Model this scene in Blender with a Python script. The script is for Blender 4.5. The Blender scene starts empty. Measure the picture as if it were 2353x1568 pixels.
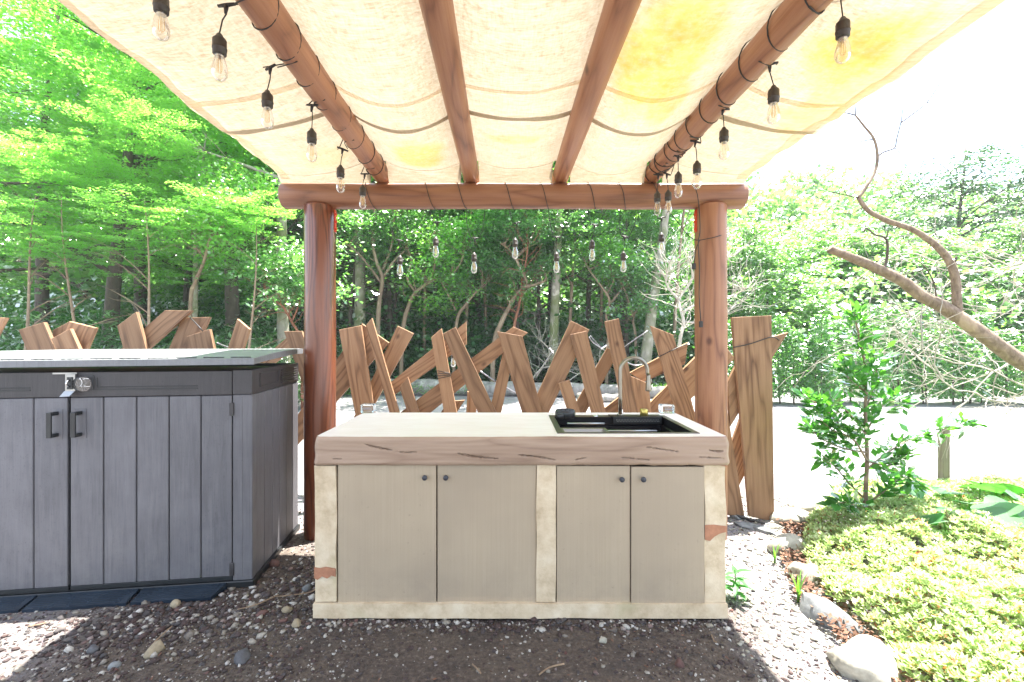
import bpy, math, random
import numpy as np
from mathutils import Vector, Matrix, noise as mnoise

rnd = random.Random(7)
nr = np.random.default_rng(7)
PI = math.pi
sc = bpy.context.scene
COL = sc.collection

# ------------------------------------------------------------------ camera, world, sun, exposure
EYE = 1.35
FPX = 1046.0          # focal length in units of a 2353-wide picture
cam_d = bpy.data.cameras.new('camera')
cam = bpy.data.objects.new('camera', cam_d)
COL.objects.link(cam)
cam_d.sensor_width = 36
cam_d.lens = FPX / 2353 * 36
cam_d.shift_y = -0.0017
cam_d.clip_start = 0.05
cam_d.clip_end = 1000
cam.location = (0, 0, EYE)
cam.rotation_euler = (PI / 2, 0, 0)
sc.camera = cam

SUN = Vector((0.215, 0.165, 1.0)).normalized()
el = math.asin(SUN.z)
az = math.atan2(SUN.x, SUN.y)
w = bpy.data.worlds.new('World')
sc.world = w
w.use_nodes = True
nt = w.node_tree
nt.nodes.clear()
wo = nt.nodes.new('ShaderNodeOutputWorld')
bg = nt.nodes.new('ShaderNodeBackground')
sky = nt.nodes.new('ShaderNodeTexSky')
sky.sky_type = 'NISHITA'
sky.sun_disc = False
sky.sun_elevation = el
sky.sun_rotation = az
sky.dust_density = 1.5
sky.air_density = 1.0
tc = nt.nodes.new('ShaderNodeTexCoord')
ns = nt.nodes.new('ShaderNodeTexNoise')
ns.inputs['Scale'].default_value = 2.2
ns.inputs['Detail'].default_value = 6
cr = nt.nodes.new('ShaderNodeValToRGB')
cr.color_ramp.elements[0].position = 0.35
cr.color_ramp.elements[0].color = (0.1, 0.1, 0.1, 1)
cr.color_ramp.elements[1].position = 0.65
cr.color_ramp.elements[1].color = (0.85, 0.85, 0.85, 1)
mx = nt.nodes.new('ShaderNodeMix')
mx.data_type = 'RGBA'
mx.inputs['B'].default_value = (2.7, 2.85, 3.0, 1)     # thin bright summer cloud
nt.links.new(tc.outputs['Generated'], ns.inputs['Vector'])
nt.links.new(ns.outputs['Fac'], cr.inputs['Fac'])
nt.links.new(cr.outputs['Color'], mx.inputs['Factor'])
nt.links.new(sky.outputs['Color'], mx.inputs['A'])
nt.links.new(mx.outputs['Result'], bg.inputs['Color'])
bg.inputs['Strength'].default_value = 0.14
nt.links.new(bg.outputs['Background'], wo.inputs['Surface'])

sun_d = bpy.data.lights.new('sun', 'SUN')
sun_d.energy = 4.8
sun_d.angle = math.radians(0.5)
sun_d.color = (1.0, 0.955, 0.88)
sun = bpy.data.objects.new('sun', sun_d)
COL.objects.link(sun)
sun.rotation_euler = SUN.to_track_quat('Z', 'Y').to_euler()
sun.location = (3, 3, 14)

sc.view_settings.view_transform = 'Standard'
sc.view_settings.look = 'None'
sc.view_settings.gamma = 1
sc.view_settings.use_curve_mapping = False
sc.view_settings.exposure = 2.6
sc.render.engine = 'CYCLES'
sc.cycles.use_denoising = True
sc.cycles.max_bounces = 7
sc.cycles.diffuse_bounces = 4
sc.cycles.transmission_bounces = 6
sc.cycles.transparent_max_bounces = 8
sc.cycles.sample_clamp_indirect = 8


def P(x, y, Y):
    """point at distance Y whose picture position is x, y (2353-wide photo)"""
    return Vector(((x - 1176.0) * Y / FPX, Y, EYE - (y - 780.0) * Y / FPX))


# ------------------------------------------------------------------ object helpers
def tag(o, label=None, cat=None, group=None, kind=None):
    if label: o['label'] = label
    if cat: o['category'] = cat
    if group: o['group'] = group
    if kind: o['kind'] = kind
    return o


def thing(name, label, cat, loc=(0, 0, 0), rz=0.0, group=None):
    o = bpy.data.objects.new(name, None)
    COL.objects.link(o)
    o.empty_display_size = 0.1
    o.location = loc
    o.rotation_euler = (0, 0, rz)
    return tag(o, label, cat, group)


class MB:
    """collects shapes, builds one mesh object"""
    def __init__(s):
        s.v = []; s.f = []; s.smooth = False

    def add(s, vs, fs):
        n = len(s.v)
        s.v.extend([tuple(p) for p in vs])
        s.f.extend([tuple(i + n for i in f) for f in fs])
        return s

    def box(s, x0, x1, y0, y1, z0, z1, mat=None):
        vs = [Vector(p) for p in ((x0, y0, z0), (x1, y0, z0), (x1, y1, z0), (x0, y1, z0),
                                  (x0, y0, z1), (x1, y0, z1), (x1, y1, z1), (x0, y1, z1))]
        if mat is not None: vs = [mat @ p for p in vs]
        return s.add(vs, [(0, 3, 2, 1), (4, 5, 6, 7), (0, 1, 5, 4), (1, 2, 6, 5), (2, 3, 7, 6), (3, 0, 4, 7)])

    def bbox(s, x0, x1, y0, y1, z0, z1, b=0.004):
        """box with chamfered edges"""
        m = ((x0 + x1) / 2, (y0 + y1) / 2, (z0 + z1) / 2)
        d = ((x1 - x0) / 2, (y1 - y0) / 2, (z1 - z0) / 2)
        b = min(b, min(d) * 0.45)
        vs = []; idx = {}
        for sx in (-1, 1):
            for sy in (-1, 1):
                for sz in (-1, 1):
                    for ax in range(3):
                        q = [d[0] - b, d[1] - b, d[2] - b]
                        q[ax] = d[ax]
                        idx[(sx, sy, sz, ax)] = len(vs)
                        vs.append((m[0] + sx * q[0], m[1] + sy * q[1], m[2] + sz * q[2]))
        fs = []
        S = (-1, 1)
        for ax in range(3):
            a1, a2 = (ax + 1) % 3, (ax + 2) % 3
            for sg in S:
                def k(p, q, axx):
                    t = [0, 0, 0]; t[ax] = sg; t[a1] = p; t[a2] = q
                    return idx[(t[0], t[1], t[2], axx)]
                f = [k(-1, -1, ax), k(1, -1, ax), k(1, 1, ax), k(-1, 1, ax)]
                fs.append(f if sg > 0 else f[::-1])
        for ax in range(3):          # edges running along ax
            a1, a2 = (ax + 1) % 3, (ax + 2) % 3
            for p in S:
                for q in S:
                    def k2(sg, axx):
                        t = [0, 0, 0]; t[ax] = sg; t[a1] = p; t[a2] = q
                        return idx[(t[0], t[1], t[2], axx)]
                    f = [k2(-1, a1), k2(1, a1), k2(1, a2), k2(-1, a2)]
                    fs.append(f if p * q < 0 else f[::-1])
        for sx in S:
            for sy in S:
                for sz in S:
                    f = [idx[(sx, sy, sz, 0)], idx[(sx, sy, sz, 1)], idx[(sx, sy, sz, 2)]]
                    fs.append(f if sx * sy * sz > 0 else f[::-1])
        return s.add(vs, fs)

    def tube(s, pts, rad, n=8, cap=True, wob=0.0):
        pts = [Vector(p) for p in pts]
        if not hasattr(rad, '__len__'): rad = [rad] * len(pts)
        up = None
        vs = []
        for i, p in enumerate(pts):
            a = pts[max(0, i - 1)]; b = pts[min(len(pts) - 1, i + 1)]
            t = (b - a)
            if t.length < 1e-9: t = Vector((0, 0, 1))
            t.normalize()
            if up is None:
                up = t.orthogonal().normalized()
            u = (up - t * up.dot(t))
            if u.length < 1e-6: u = t.orthogonal()
            u.normalize(); up = u
            v = t.cross(u)
            for k in range(n):
                an = 2 * PI * k / n
                r = rad[i]
                if wob: r *= 1 + wob * mnoise.noise(Vector((math.cos(an) * 1.3 + i * 0.3, math.sin(an) * 1.3, i * 0.21 + p.x)))
                vs.append(p + (u * math.cos(an) + v * math.sin(an)) * r)
        fs = []
        m = len(pts)
        for i in range(m - 1):
            for k in range(n):
                k2 = (k + 1) % n
                fs.append((i * n + k, i * n + k2, (i + 1) * n + k2, (i + 1) * n + k))
        if cap:
            fs.append(tuple(range(n - 1, -1, -1)))
            fs.append(tuple((m - 1) * n + k for k in range(n)))
        return s.add(vs, fs)

    def lathe(s, prof, loc=(0, 0, 0), n=16, cap=True):
        """profile list of (r, z) turned around z"""
        vs = []; L = Vector(loc)
        for r, z in prof:
            for k in range(n):
                a = 2 * PI * k / n
                vs.append(L + Vector((r * math.cos(a), r * math.sin(a), z)))
        fs = []
        for i in range(len(prof) - 1):
            for k in range(n):
                k2 = (k + 1) % n
                fs.append((i * n + k, i * n + k2, (i + 1) * n + k2, (i + 1) * n + k))
        if cap:
            fs.append(tuple(range(n - 1, -1, -1)))
            fs.append(tuple((len(prof) - 1) * n + k for k in range(n)))
        return s.add(vs, fs)

    def mesh(s, name, mat, smooth=False):
        me = bpy.data.meshes.new(name)
        me.from_pydata(s.v, [], s.f)
        if mat: me.materials.append(mat)
        if smooth or s.smooth:
            me.polygons.foreach_set('use_smooth', [True] * len(me.polygons))
        me.update()
        return me

    def build(s, name, mat, parent=None, smooth=False, loc=(0, 0, 0), rot=(0, 0, 0)):
        o = bpy.data.objects.new(name, s.mesh(name, mat, smooth))
        COL.objects.link(o)
        o.location = loc
        o.rotation_euler = rot
        if parent: o.parent = parent
        return o


def put(name, me, parent=None, loc=(0, 0, 0), rot=(0, 0, 0), scale=(1, 1, 1)):
    o = bpy.data.objects.new(name, me)
    COL.objects.link(o)
    o.location = loc; o.rotation_euler = rot; o.scale = scale
    if parent: o.parent = parent
    return o


def np_mesh(name, V, F, mat, smooth=False):
    """fast mesh from arrays; F is (n,k)"""
    me = bpy.data.meshes.new(name)
    V = np.asarray(V, dtype=np.float32); F = np.asarray(F, dtype=np.int32)
    n, k = F.shape
    me.vertices.add(len(V)); me.vertices.foreach_set('co', V.ravel())
    me.loops.add(n * k); me.loops.foreach_set('vertex_index', F.ravel())
    me.polygons.add(n)
    me.polygons.foreach_set('loop_start', np.arange(0, n * k, k, dtype=np.int32))
    me.polygons.foreach_set('loop_total', np.full(n, k, dtype=np.int32))
    if smooth: me.polygons.foreach_set('use_smooth', np.ones(n, dtype=bool))
    me.materials.append(mat)
    me.update(calc_edges=True)
    return me


# ------------------------------------------------------------------ materials
class NT:
    def __init__(s, name):
        s.m = bpy.data.materials.new(name)
        s.m.use_nodes = True
        s.t = s.m.node_tree
        s.t.nodes.clear()
        s.out = s.t.nodes.new('ShaderNodeOutputMaterial')

    def n(s, typ, **kw):
        nd = s.t.nodes.new(typ)
        for k, v in kw.items():
            if k in nd.inputs.keys(): s.set(nd, k, v)
            else: setattr(nd, k, v)
        return nd

    def set(s, nd, k, v):
        if isinstance(v, bpy.types.NodeSocket): s.t.links.new(v, nd.inputs[k])
        else: nd.inputs[k].default_value = v

    def l(s, a, b): s.t.links.new(a, b)

    def ramp(s, fac, stops):
        r = s.n('ShaderNodeValToRGB')
        e = r.color_ramp.elements
        while len(e) < len(stops): e.new(0.5)
        for i, (p, c) in enumerate(stops):
            e[i].position = p
            e[i].color = (*c, 1) if len(c) == 3 else c
        s.l(fac, r.inputs['Fac'])
        return r.outputs['Color']

    def mix(s, fac, a, b, mode='MIX'):
        m = s.n('ShaderNodeMix', data_type='RGBA', blend_type=mode)
        for k, v in (('Factor', fac), ('A', a), ('B', b)):
            if isinstance(v, bpy.types.NodeSocket): s.l(v, m.inputs[k])
            elif k == 'Factor': m.inputs[k].default_value = v
            else: m.inputs[k].default_value = (*v, 1) if len(v) == 3 else v
        return m.outputs['Result']

    def math(s, op, a, b=0.0):
        m = s.n('ShaderNodeMath', operation=op)
        for i, v in enumerate((a, b)):
            if isinstance(v, bpy.types.NodeSocket): s.l(v, m.inputs[i])
            else: m.inputs[i].default_value = v
        return m.outputs[0]

    def coord(s, scale=(1, 1, 1), kind='Object', jitter=True):
        t = s.n('ShaderNodeTexCoord')
        m = s.n('ShaderNodeMapping')
        m.inputs['Scale'].default_value = scale
        s.l(t.outputs[kind], m.inputs['Vector'])
        if jitter:
            oi = s.n('ShaderNodeObjectInfo')
            mm = s.math('MULTIPLY', oi.outputs['Random'], 37.0)
            cb = s.n('ShaderNodeCombineXYZ')
            for q in range(3): s.l(mm, cb.inputs[q])
            s.l(cb.outputs[0], m.inputs['Location'])
        return m.outputs['Vector']

    def noise(s, vec, scale, detail=4, rough=0.55, dist=0.0):
        q = s.n('ShaderNodeTexNoise')
        q.inputs['Scale'].default_value = scale
        q.inputs['Detail'].default_value = detail
        q.inputs['Roughness'].default_value = rough
        q.inputs['Distortion'].default_value = dist
        s.l(vec, q.inputs['Vector'])
        return q.outputs['Fac']

    def bump(s, h, strength=0.3, dist=0.01):
        b = s.n('ShaderNodeBump')
        b.inputs['Strength'].default_value = strength
        b.inputs['Distance'].default_value = dist
        s.l(h, b.inputs['Height'])
        return b.outputs['Normal']

    def prin(s, col, rough=0.6, metal=0.0, normal=None, **kw):
        p = s.n('ShaderNodeBsdfPrincipled')
        if isinstance(col, bpy.types.NodeSocket): s.l(col, p.inputs['Base Color'])
        else: p.inputs['Base Color'].default_value = (*col, 1)
        if isinstance(rough, bpy.types.NodeSocket): s.l(rough, p.inputs['Roughness'])
        else: p.inputs['Roughness'].default_value = rough
        p.inputs['Metallic'].default_value = metal
        if normal is not None: s.l(normal, p.inputs['Normal'])
        for k, v in kw.items(): p.inputs[k.replace('_', ' ')].default_value = v
        s.l(p.outputs[0], s.out.inputs['Surface'])
        return s.m


def m_wood(name, dark, mid, light, rough=0.6, along=0.55, ring=9.0, coat=0.0, knots=True, bump=0.25):
    """grain runs along local z"""
    t = NT(name)
    v = t.coord((1, 1, along * 0.22))
    wnoise = t.n('ShaderNodeTexNoise')
    wnoise.inputs['Scale'].default_value = 4.2
    wnoise.inputs['Detail'].default_value = 2.5
    t.l(v, wnoise.inputs['Vector'])
    # growth rings: bands of distance to a warped axis
    rings = t.math('FRACT', t.math('MULTIPLY', wnoise.outputs['Fac'], ring * 2.2))
    rings = t.math('POWER', t.math('ABSOLUTE', t.math('SUBTRACT', t.math('MULTIPLY', rings, 2.0), 1.0)), 2.2)
    g1 = t.noise(t.coord((1, 1, 0.04)), 60.0, 4, 0.7, 0.5)
    g2 = t.noise(t.coord((1, 1, 0.02)), 130.0, 3, 0.6)
    f = t.math('ADD', t.math('MULTIPLY', t.math('SUBTRACT', 1.0, rings), 0.30), t.math('MULTIPLY', g1, 0.46))
    f = t.math('ADD', f, t.math('MULTIPLY', g2, 0.30))
    col = t.ramp(f, [(0.3, dark), (0.5, mid), (0.72, light)])
    blot = t.noise(t.coord((1, 1, 0.5)), 2.3, 4, 0.6)
    col = t.mix(t.ramp(blot, [(0.35, (0, 0, 0)), (0.7, (0.5, 0.5, 0.5))]), col, light)
    oi = t.n('ShaderNodeObjectInfo')
    hs_ = t.n('ShaderNodeHueSaturation')
    t.l(t.math('ADD', 0.72, t.math('MULTIPLY', oi.outputs['Random'], 0.5)), hs_.inputs['Value'])
    t.l(col, hs_.inputs['Color'])
    col = hs_.outputs['Color']
    if knots:
        vo = t.n('ShaderNodeTexVoronoi')
        vo.inputs['Scale'].default_value = 4.2
        t.l(t.coord((1, 1, 0.65)), vo.inputs['Vector'])
        k = t.ramp(vo.outputs['Distance'], [(0.045, (1, 1, 1)), (0.075, (0.45, 0.45, 0.45)), (0.11, (0, 0, 0))])
        col = t.mix(k, col, (dark[0] * 0.9, dark[1] * 0.85, dark[2] * 0.85))
    return t.prin(col, rough, normal=t.bump(f, bump, 0.004), Coat_Weight=coat, Coat_Roughness=0.25)


def m_simple(name, col, rough=0.5, metal=0.0, var=0.12, scale=40, bump=0.1, **kw):
    t = NT(name)
    v = t.coord()
    f = t.noise(v, scale, 4, 0.6)
    f2 = t.noise(v, scale * 0.08, 3, 0.6)
    a = tuple(c * (1 - var) for c in col); b = tuple(min(1, c * (1 + var)) for c in col)
    c = t.ramp(t.math('ADD', t.math('MULTIPLY', f, 0.5), t.math('MULTIPLY', f2, 0.5)), [(0.35, a), (0.65, b)])
    return t.prin(c, rough, metal, t.bump(f, bump, 0.002), **kw)


def m_leaf(name, c1, c2, trans, gloss=0.1, tw=0.5, clump=0.9, rough=0.4):
    t = NT(name)
    g = t.n('ShaderNodeNewGeometry')
    rp = g.outputs['Random Per Island']
    col = t.mix(rp, c1, c2)
    cl = t.noise(t.coord(), clump, 2, 0.5)
    col = t.mix(t.ramp(cl, [(0.35, (0, 0, 0)), (0.65, (0.7, 0.7, 0.7))]), col, c2)
    tr = t.mix(rp, trans, (trans[0] * 1.35, trans[1] * 1.1, trans[2] * 0.8))
    d = t.n('ShaderNodeBsdfDiffuse'); t.l(col, d.inputs['Color'])
    x = t.n('ShaderNodeBsdfTranslucent'); t.l(tr, x.inputs['Color'])
    mixs = t.n('ShaderNodeMixShader'); mixs.inputs[0].default_value = tw
    t.l(d.outputs[0], mixs.inputs[1]); t.l(x.outputs[0], mixs.inputs[2])
    gl = t.n('ShaderNodeBsdfGlossy'); gl.inputs['Roughness'].default_value = rough
    fr = t.n('ShaderNodeFresnel'); fr.inputs['IOR'].default_value = 1.4
    fac = t.math('MULTIPLY', fr.outputs[0], gloss * 10)
    m2 = t.n('ShaderNodeMixShader')
    t.l(t.math('MINIMUM', fac, 0.6), m2.inputs[0])
    t.l(mixs.outputs[0], m2.inputs[1]); t.l(gl.outputs[0], m2.inputs[2])
    t.l(m2.outputs[0], t.out.inputs['Surface'])
    return t.m


def m_azalea():
    t = NT('azalea_leaf')
    g = t.n('ShaderNodeNewGeometry')
    rp = g.outputs['Random Per Island']
    cl = t.noise(t.coord(jitter=False), 5.0, 3, 0.6)
    k = t.math('ADD', rp, t.math('MULTIPLY', t.math('SUBTRACT', cl, 0.5), 0.5))
    col = t.ramp(k, [(0.0, (0.36, 0.16, 0.07)), (0.05, (0.38, 0.24, 0.09)), (0.09, (0.32, 0.44, 0.16)), (0.5, (0.48, 0.60, 0.27)), (0.85, (0.64, 0.70, 0.42))])
    tr = t.ramp(k, [(0.0, (0.4, 0.15, 0.03)), (0.08, (0.4, 0.22, 0.05)), (0.12, (0.36, 0.62, 0.14)), (0.85, (0.55, 0.7, 0.25))])
    d = t.n('ShaderNodeBsdfDiffuse'); t.l(col, d.inputs['Color'])
    x = t.n('ShaderNodeBsdfTranslucent'); t.l(tr, x.inputs['Color'])
    m1 = t.n('ShaderNodeMixShader'); m1.inputs[0].default_value = 0.38
    t.l(d.outputs[0], m1.inputs[1]); t.l(x.outputs[0], m1.inputs[2])
    gl = t.n('ShaderNodeBsdfGlossy'); gl.inputs['Roughness'].default_value = 0.4
    m2 = t.n('ShaderNodeMixShader'); m2.inputs[0].default_value = 0.05
    t.l(m1.outputs[0], m2.inputs[1]); t.l(gl.outputs[0], m2.inputs[2])
    t.l(m2.outputs[0], t.out.inputs['Surface'])
    return t.m


def m_bark(name, c1, c2, scale=14, stretch=0.35, moss=None):
    t = NT(name)
    v = t.coord((1, 1, stretch))
    f = t.noise(v, scale, 6, 0.65, 0.6)
    col = t.ramp(f, [(0.3, c1), (0.7, c2)])
    if moss:
        mm = t.noise(t.coord(), 1.7, 3, 0.6)
        col = t.mix(t.ramp(mm, [(0.45, (0, 0, 0)), (0.62, (0.8, 0.8, 0.8))]), col, moss)
    sp = t.noise(t.coord(), 5.5, 2, 0.5)
    col = t.mix(t.ramp(sp, [(0.62, (0, 0, 0)), (0.68, (0.6, 0.6, 0.6))]), col, tuple(min(1, q * 1.5) for q in c2))
    return t.prin(col, 0.85, normal=t.bump(f, 0.7, 0.02))


M = {}
M['log'] = m_wood('stained_log', (0.11, 0.038, 0.017), (0.23, 0.09, 0.043), (0.33, 0.155, 0.08), rough=0.5, ring=4, coat=0.15, bump=0.15)
M['log_red'] = m_wood('wet_stained_log', (0.04, 0.010, 0.005), (0.105, 0.027, 0.012), (0.2, 0.062, 0.028), rough=0.3, ring=6, coat=0.6, bump=0.3)
M['board'] = m_wood('fence_board_wood', (0.10, 0.05, 0.025), (0.215, 0.11, 0.053), (0.335, 0.195, 0.105), rough=0.7, ring=6)
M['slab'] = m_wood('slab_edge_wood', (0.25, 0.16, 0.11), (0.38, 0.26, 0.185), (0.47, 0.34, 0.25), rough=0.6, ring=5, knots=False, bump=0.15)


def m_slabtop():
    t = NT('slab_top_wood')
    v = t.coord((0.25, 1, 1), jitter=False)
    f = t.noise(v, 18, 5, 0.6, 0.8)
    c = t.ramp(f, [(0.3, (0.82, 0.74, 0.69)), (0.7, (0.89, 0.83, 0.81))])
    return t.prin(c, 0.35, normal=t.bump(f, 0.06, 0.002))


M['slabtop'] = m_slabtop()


def m_plaster():
    t = NT('cream_plaster')
    v = t.coord(jitter=False)
    f = t.noise(v, 9, 6, 0.65)
    f2 = t.noise(v, 60, 4, 0.7)
    c = t.ramp(f, [(0.3, (0.44, 0.34, 0.22)), (0.5, (0.60, 0.49, 0.34)), (0.75, (0.72, 0.63, 0.48))])
    g = t.noise(v, 3.1, 3, 0.6)
    c = t.mix(t.ramp(g, [(0.58, (0, 0, 0)), (0.75, (0.5, 0.5, 0.5))]), c, (0.42, 0.38, 0.22))
    h = t.math('ADD', f, t.math('MULTIPLY', f2, 0.35))
    return t.prin(c, 0.85, normal=t.bump(h, 0.5, 0.012))


M['plaster'] = m_plaster()


def m_door():
    t = NT('taupe_door_panel')
    v = t.coord((1, 1, 0.012))
    f = t.noise(v, 160, 3, 0.6)
    v2 = t.coord()
    b = t.noise(v2, 1.6, 3, 0.6)
    sp = t.noise(v2, 70, 3, 0.7)
    c = t.ramp(f, [(0.3, (0.39, 0.315, 0.222)), (0.7, (0.425, 0.345, 0.248))])
    c = t.mix(t.ramp(b, [(0.4, (0, 0, 0)), (0.65, (0.55, 0.55, 0.55))]), c, (0.31, 0.25, 0.185))
    c = t.mix(t.ramp(sp, [(0.66, (0, 0, 0)), (0.72, (0.5, 0.5, 0.5))]), c, (0.22, 0.18, 0.14))
    sz = t.n('ShaderNodeSeparateXYZ'); tz = t.n('ShaderNodeTexCoord'); t.l(tz.outputs['Object'], sz.inputs[0])
    lo = t.n('ShaderNodeMapRange'); lo.inputs['From Min'].default_value = 0.34; lo.inputs['From Max'].default_value = 0.08
    t.l(sz.outputs[2], lo.inputs['Value'])
    c = t.mix(t.math('MULTIPLY', lo.outputs[0], t.ramp(t.noise(v2, 9, 6, 0.7), [(0.45, (0, 0, 0)), (0.68, (0.32, 0.32, 0.32))])), c, (0.24, 0.2, 0.16))
    return t.prin(c, 0.55, normal=t.bump(f, 0.1, 0.001))


M['door'] = m_door()


def m_plastic(name, c1, c2, speck=0.35):
    t = NT(name)
    v = t.coord((1, 1, 0.06))
    f = t.noise(v, 55, 5, 0.65, 1.0)
    v2 = t.coord()
    d = t.noise(v2, 2.3, 4, 0.65)
    s2 = t.noise(v2, 130, 2, 0.6)
    sepz = t.n('ShaderNodeSeparateXYZ'); tcz = t.n('ShaderNodeTexCoord'); t.l(tcz.outputs['Object'], sepz.inputs[0])
    low = t.n('ShaderNodeMapRange'); low.inputs['From Min'].default_value = 0.5; low.inputs['From Max'].default_value = 0.08
    t.l(sepz.outputs[2], low.inputs['Value'])
    dust = t.math('MULTIPLY', low.outputs[0], t.ramp(t.noise(v2, 5.5, 6, 0.7), [(0.46, (0, 0, 0)), (0.7, (0.5, 0.5, 0.5))]))
    c = t.ramp(f, [(0.3, c1), (0.7, c2)])
    c = t.mix(t.ramp(d, [(0.42, (0, 0, 0)), (0.7, (0.4, 0.4, 0.4))]), c, tuple(min(1, q * 1.5) for q in c2))
    c = t.mix(dust, c, (0.19, 0.185, 0.185))
    c = t.mix(t.ramp(s2, [(0.62, (0, 0, 0)), (0.7, (speck, speck, speck))]), c, tuple(q * 0.4 for q in c1))
    return t.prin(c, 0.5, normal=t.bump(f, 0.35, 0.003))


M['shed'] = m_plastic('grey_resin_plank', (0.082, 0.081, 0.092), (0.13, 0.128, 0.14))
M['shed_dark'] = m_plastic('dark_resin_trim', (0.026, 0.024, 0.026), (0.045, 0.041, 0.043), 0.6)
M['lid'] = m_plastic('grey_resin_lid', (0.14, 0.145, 0.155), (0.19, 0.195, 0.205))
M['black'] = m_simple('black_plastic', (0.018, 0.02, 0.022), 0.35)
M['ramp'] = m_simple('black_ribbed_ramp', (0.02, 0.03, 0.045), 0.22, var=0.5, scale=6)
M['steel'] = m_simple('brushed_steel', (0.36, 0.36, 0.35), 0.32, 1.0, var=0.06, scale=90)
M['nickel'] = m_simple('brushed_nickel', (0.27, 0.25, 0.21), 0.3, 1.0, var=0.05, scale=90)
M['sinkblack'] = m_simple('black_nano_steel', (0.028, 0.028, 0.032), 0.3, 0.6, var=0.2, scale=60)
M['rim'] = m_simple('dark_steel_rim', (0.16, 0.15, 0.15), 0.3, 0.9, var=0.05)
M['brass'] = m_simple('brass', (0.5, 0.4, 0.12), 0.28, 1.0, var=0.1)
M['chrome'] = m_simple('bright_chrome', (0.7, 0.72, 0.74), 0.12, 1.0, var=0.03)
M['knob'] = m_simple('charcoal_knob', (0.04, 0.043, 0.055), 0.45)
M['terra'] = m_simple('bare_terracotta', (0.36, 0.17, 0.1), 0.9, var=0.25, scale=30, bump=0.5)
M['orange'] = m_simple('orange_painted_metal', (0.62, 0.06, 0.02), 0.5)
M['wire'] = m_simple('black_cable', (0.022, 0.02, 0.02), 0.5)
M['socket'] = m_simple('bronze_bakelite_socket', (0.05, 0.043, 0.036), 0.45)
M['cable'] = m_simple('grey_steel_cable', (0.32, 0.32, 0.35), 0.4, 0.6)
M['white'] = m_simple('white_print', (0.75, 0.75, 0.75), 0.5)
M['ink'] = m_simple('etched_grey_mark', (0.3, 0.32, 0.36), 0.6)
M['filament'] = m_simple('amber_filament', (0.8, 0.55, 0.22), 0.4)


def m_glass(name, col=(1, 1, 1), rough=0.0, ior=1.45):
    t = NT(name)
    g = t.n('ShaderNodeBsdfGlass')
    g.inputs['Color'].default_value = (*col, 1)
    g.inputs['Roughness'].default_value = rough
    g.inputs['IOR'].default_value = ior
    t.l(g.outputs[0], t.out.inputs['Surface'])
    return t.m


def m_thin_glass():
    t = NT('thin_bulb_glass')
    tr = t.n('ShaderNodeBsdfTransparent')
    tr.inputs['Color'].default_value = (0.97, 0.97, 0.96, 1)
    gl = t.n('ShaderNodeBsdfGlossy')
    gl.inputs['Roughness'].default_value = 0.03
    lw = t.n('ShaderNodeLayerWeight')
    lw.inputs['Blend'].default_value = 0.35
    mxs = t.n('ShaderNodeMixShader')
    t.l(t.math('ADD', t.math('MULTIPLY', lw.outputs['Fresnel'], 0.5), 0.04), mxs.inputs[0])
    t.l(tr.outputs[0], mxs.inputs[1]); t.l(gl.outputs[0], mxs.inputs[2])
    df = t.n('ShaderNodeBsdfTranslucent'); df.inputs['Color'].default_value = (0.9, 0.9, 0.88, 1)
    m3 = t.n('ShaderNodeMixShader'); m3.inputs[0].default_value = 0.06
    t.l(mxs.outputs[0], m3.inputs[1]); t.l(df.outputs[0], m3.inputs[2])
    t.l(m3.outputs[0], t.out.inputs['Surface'])
    return t.m


M['glass'] = m_thin_glass()
M['block'] = m_glass('cast_glass_block', (0.93, 0.97, 0.98), 0.18)


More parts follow.
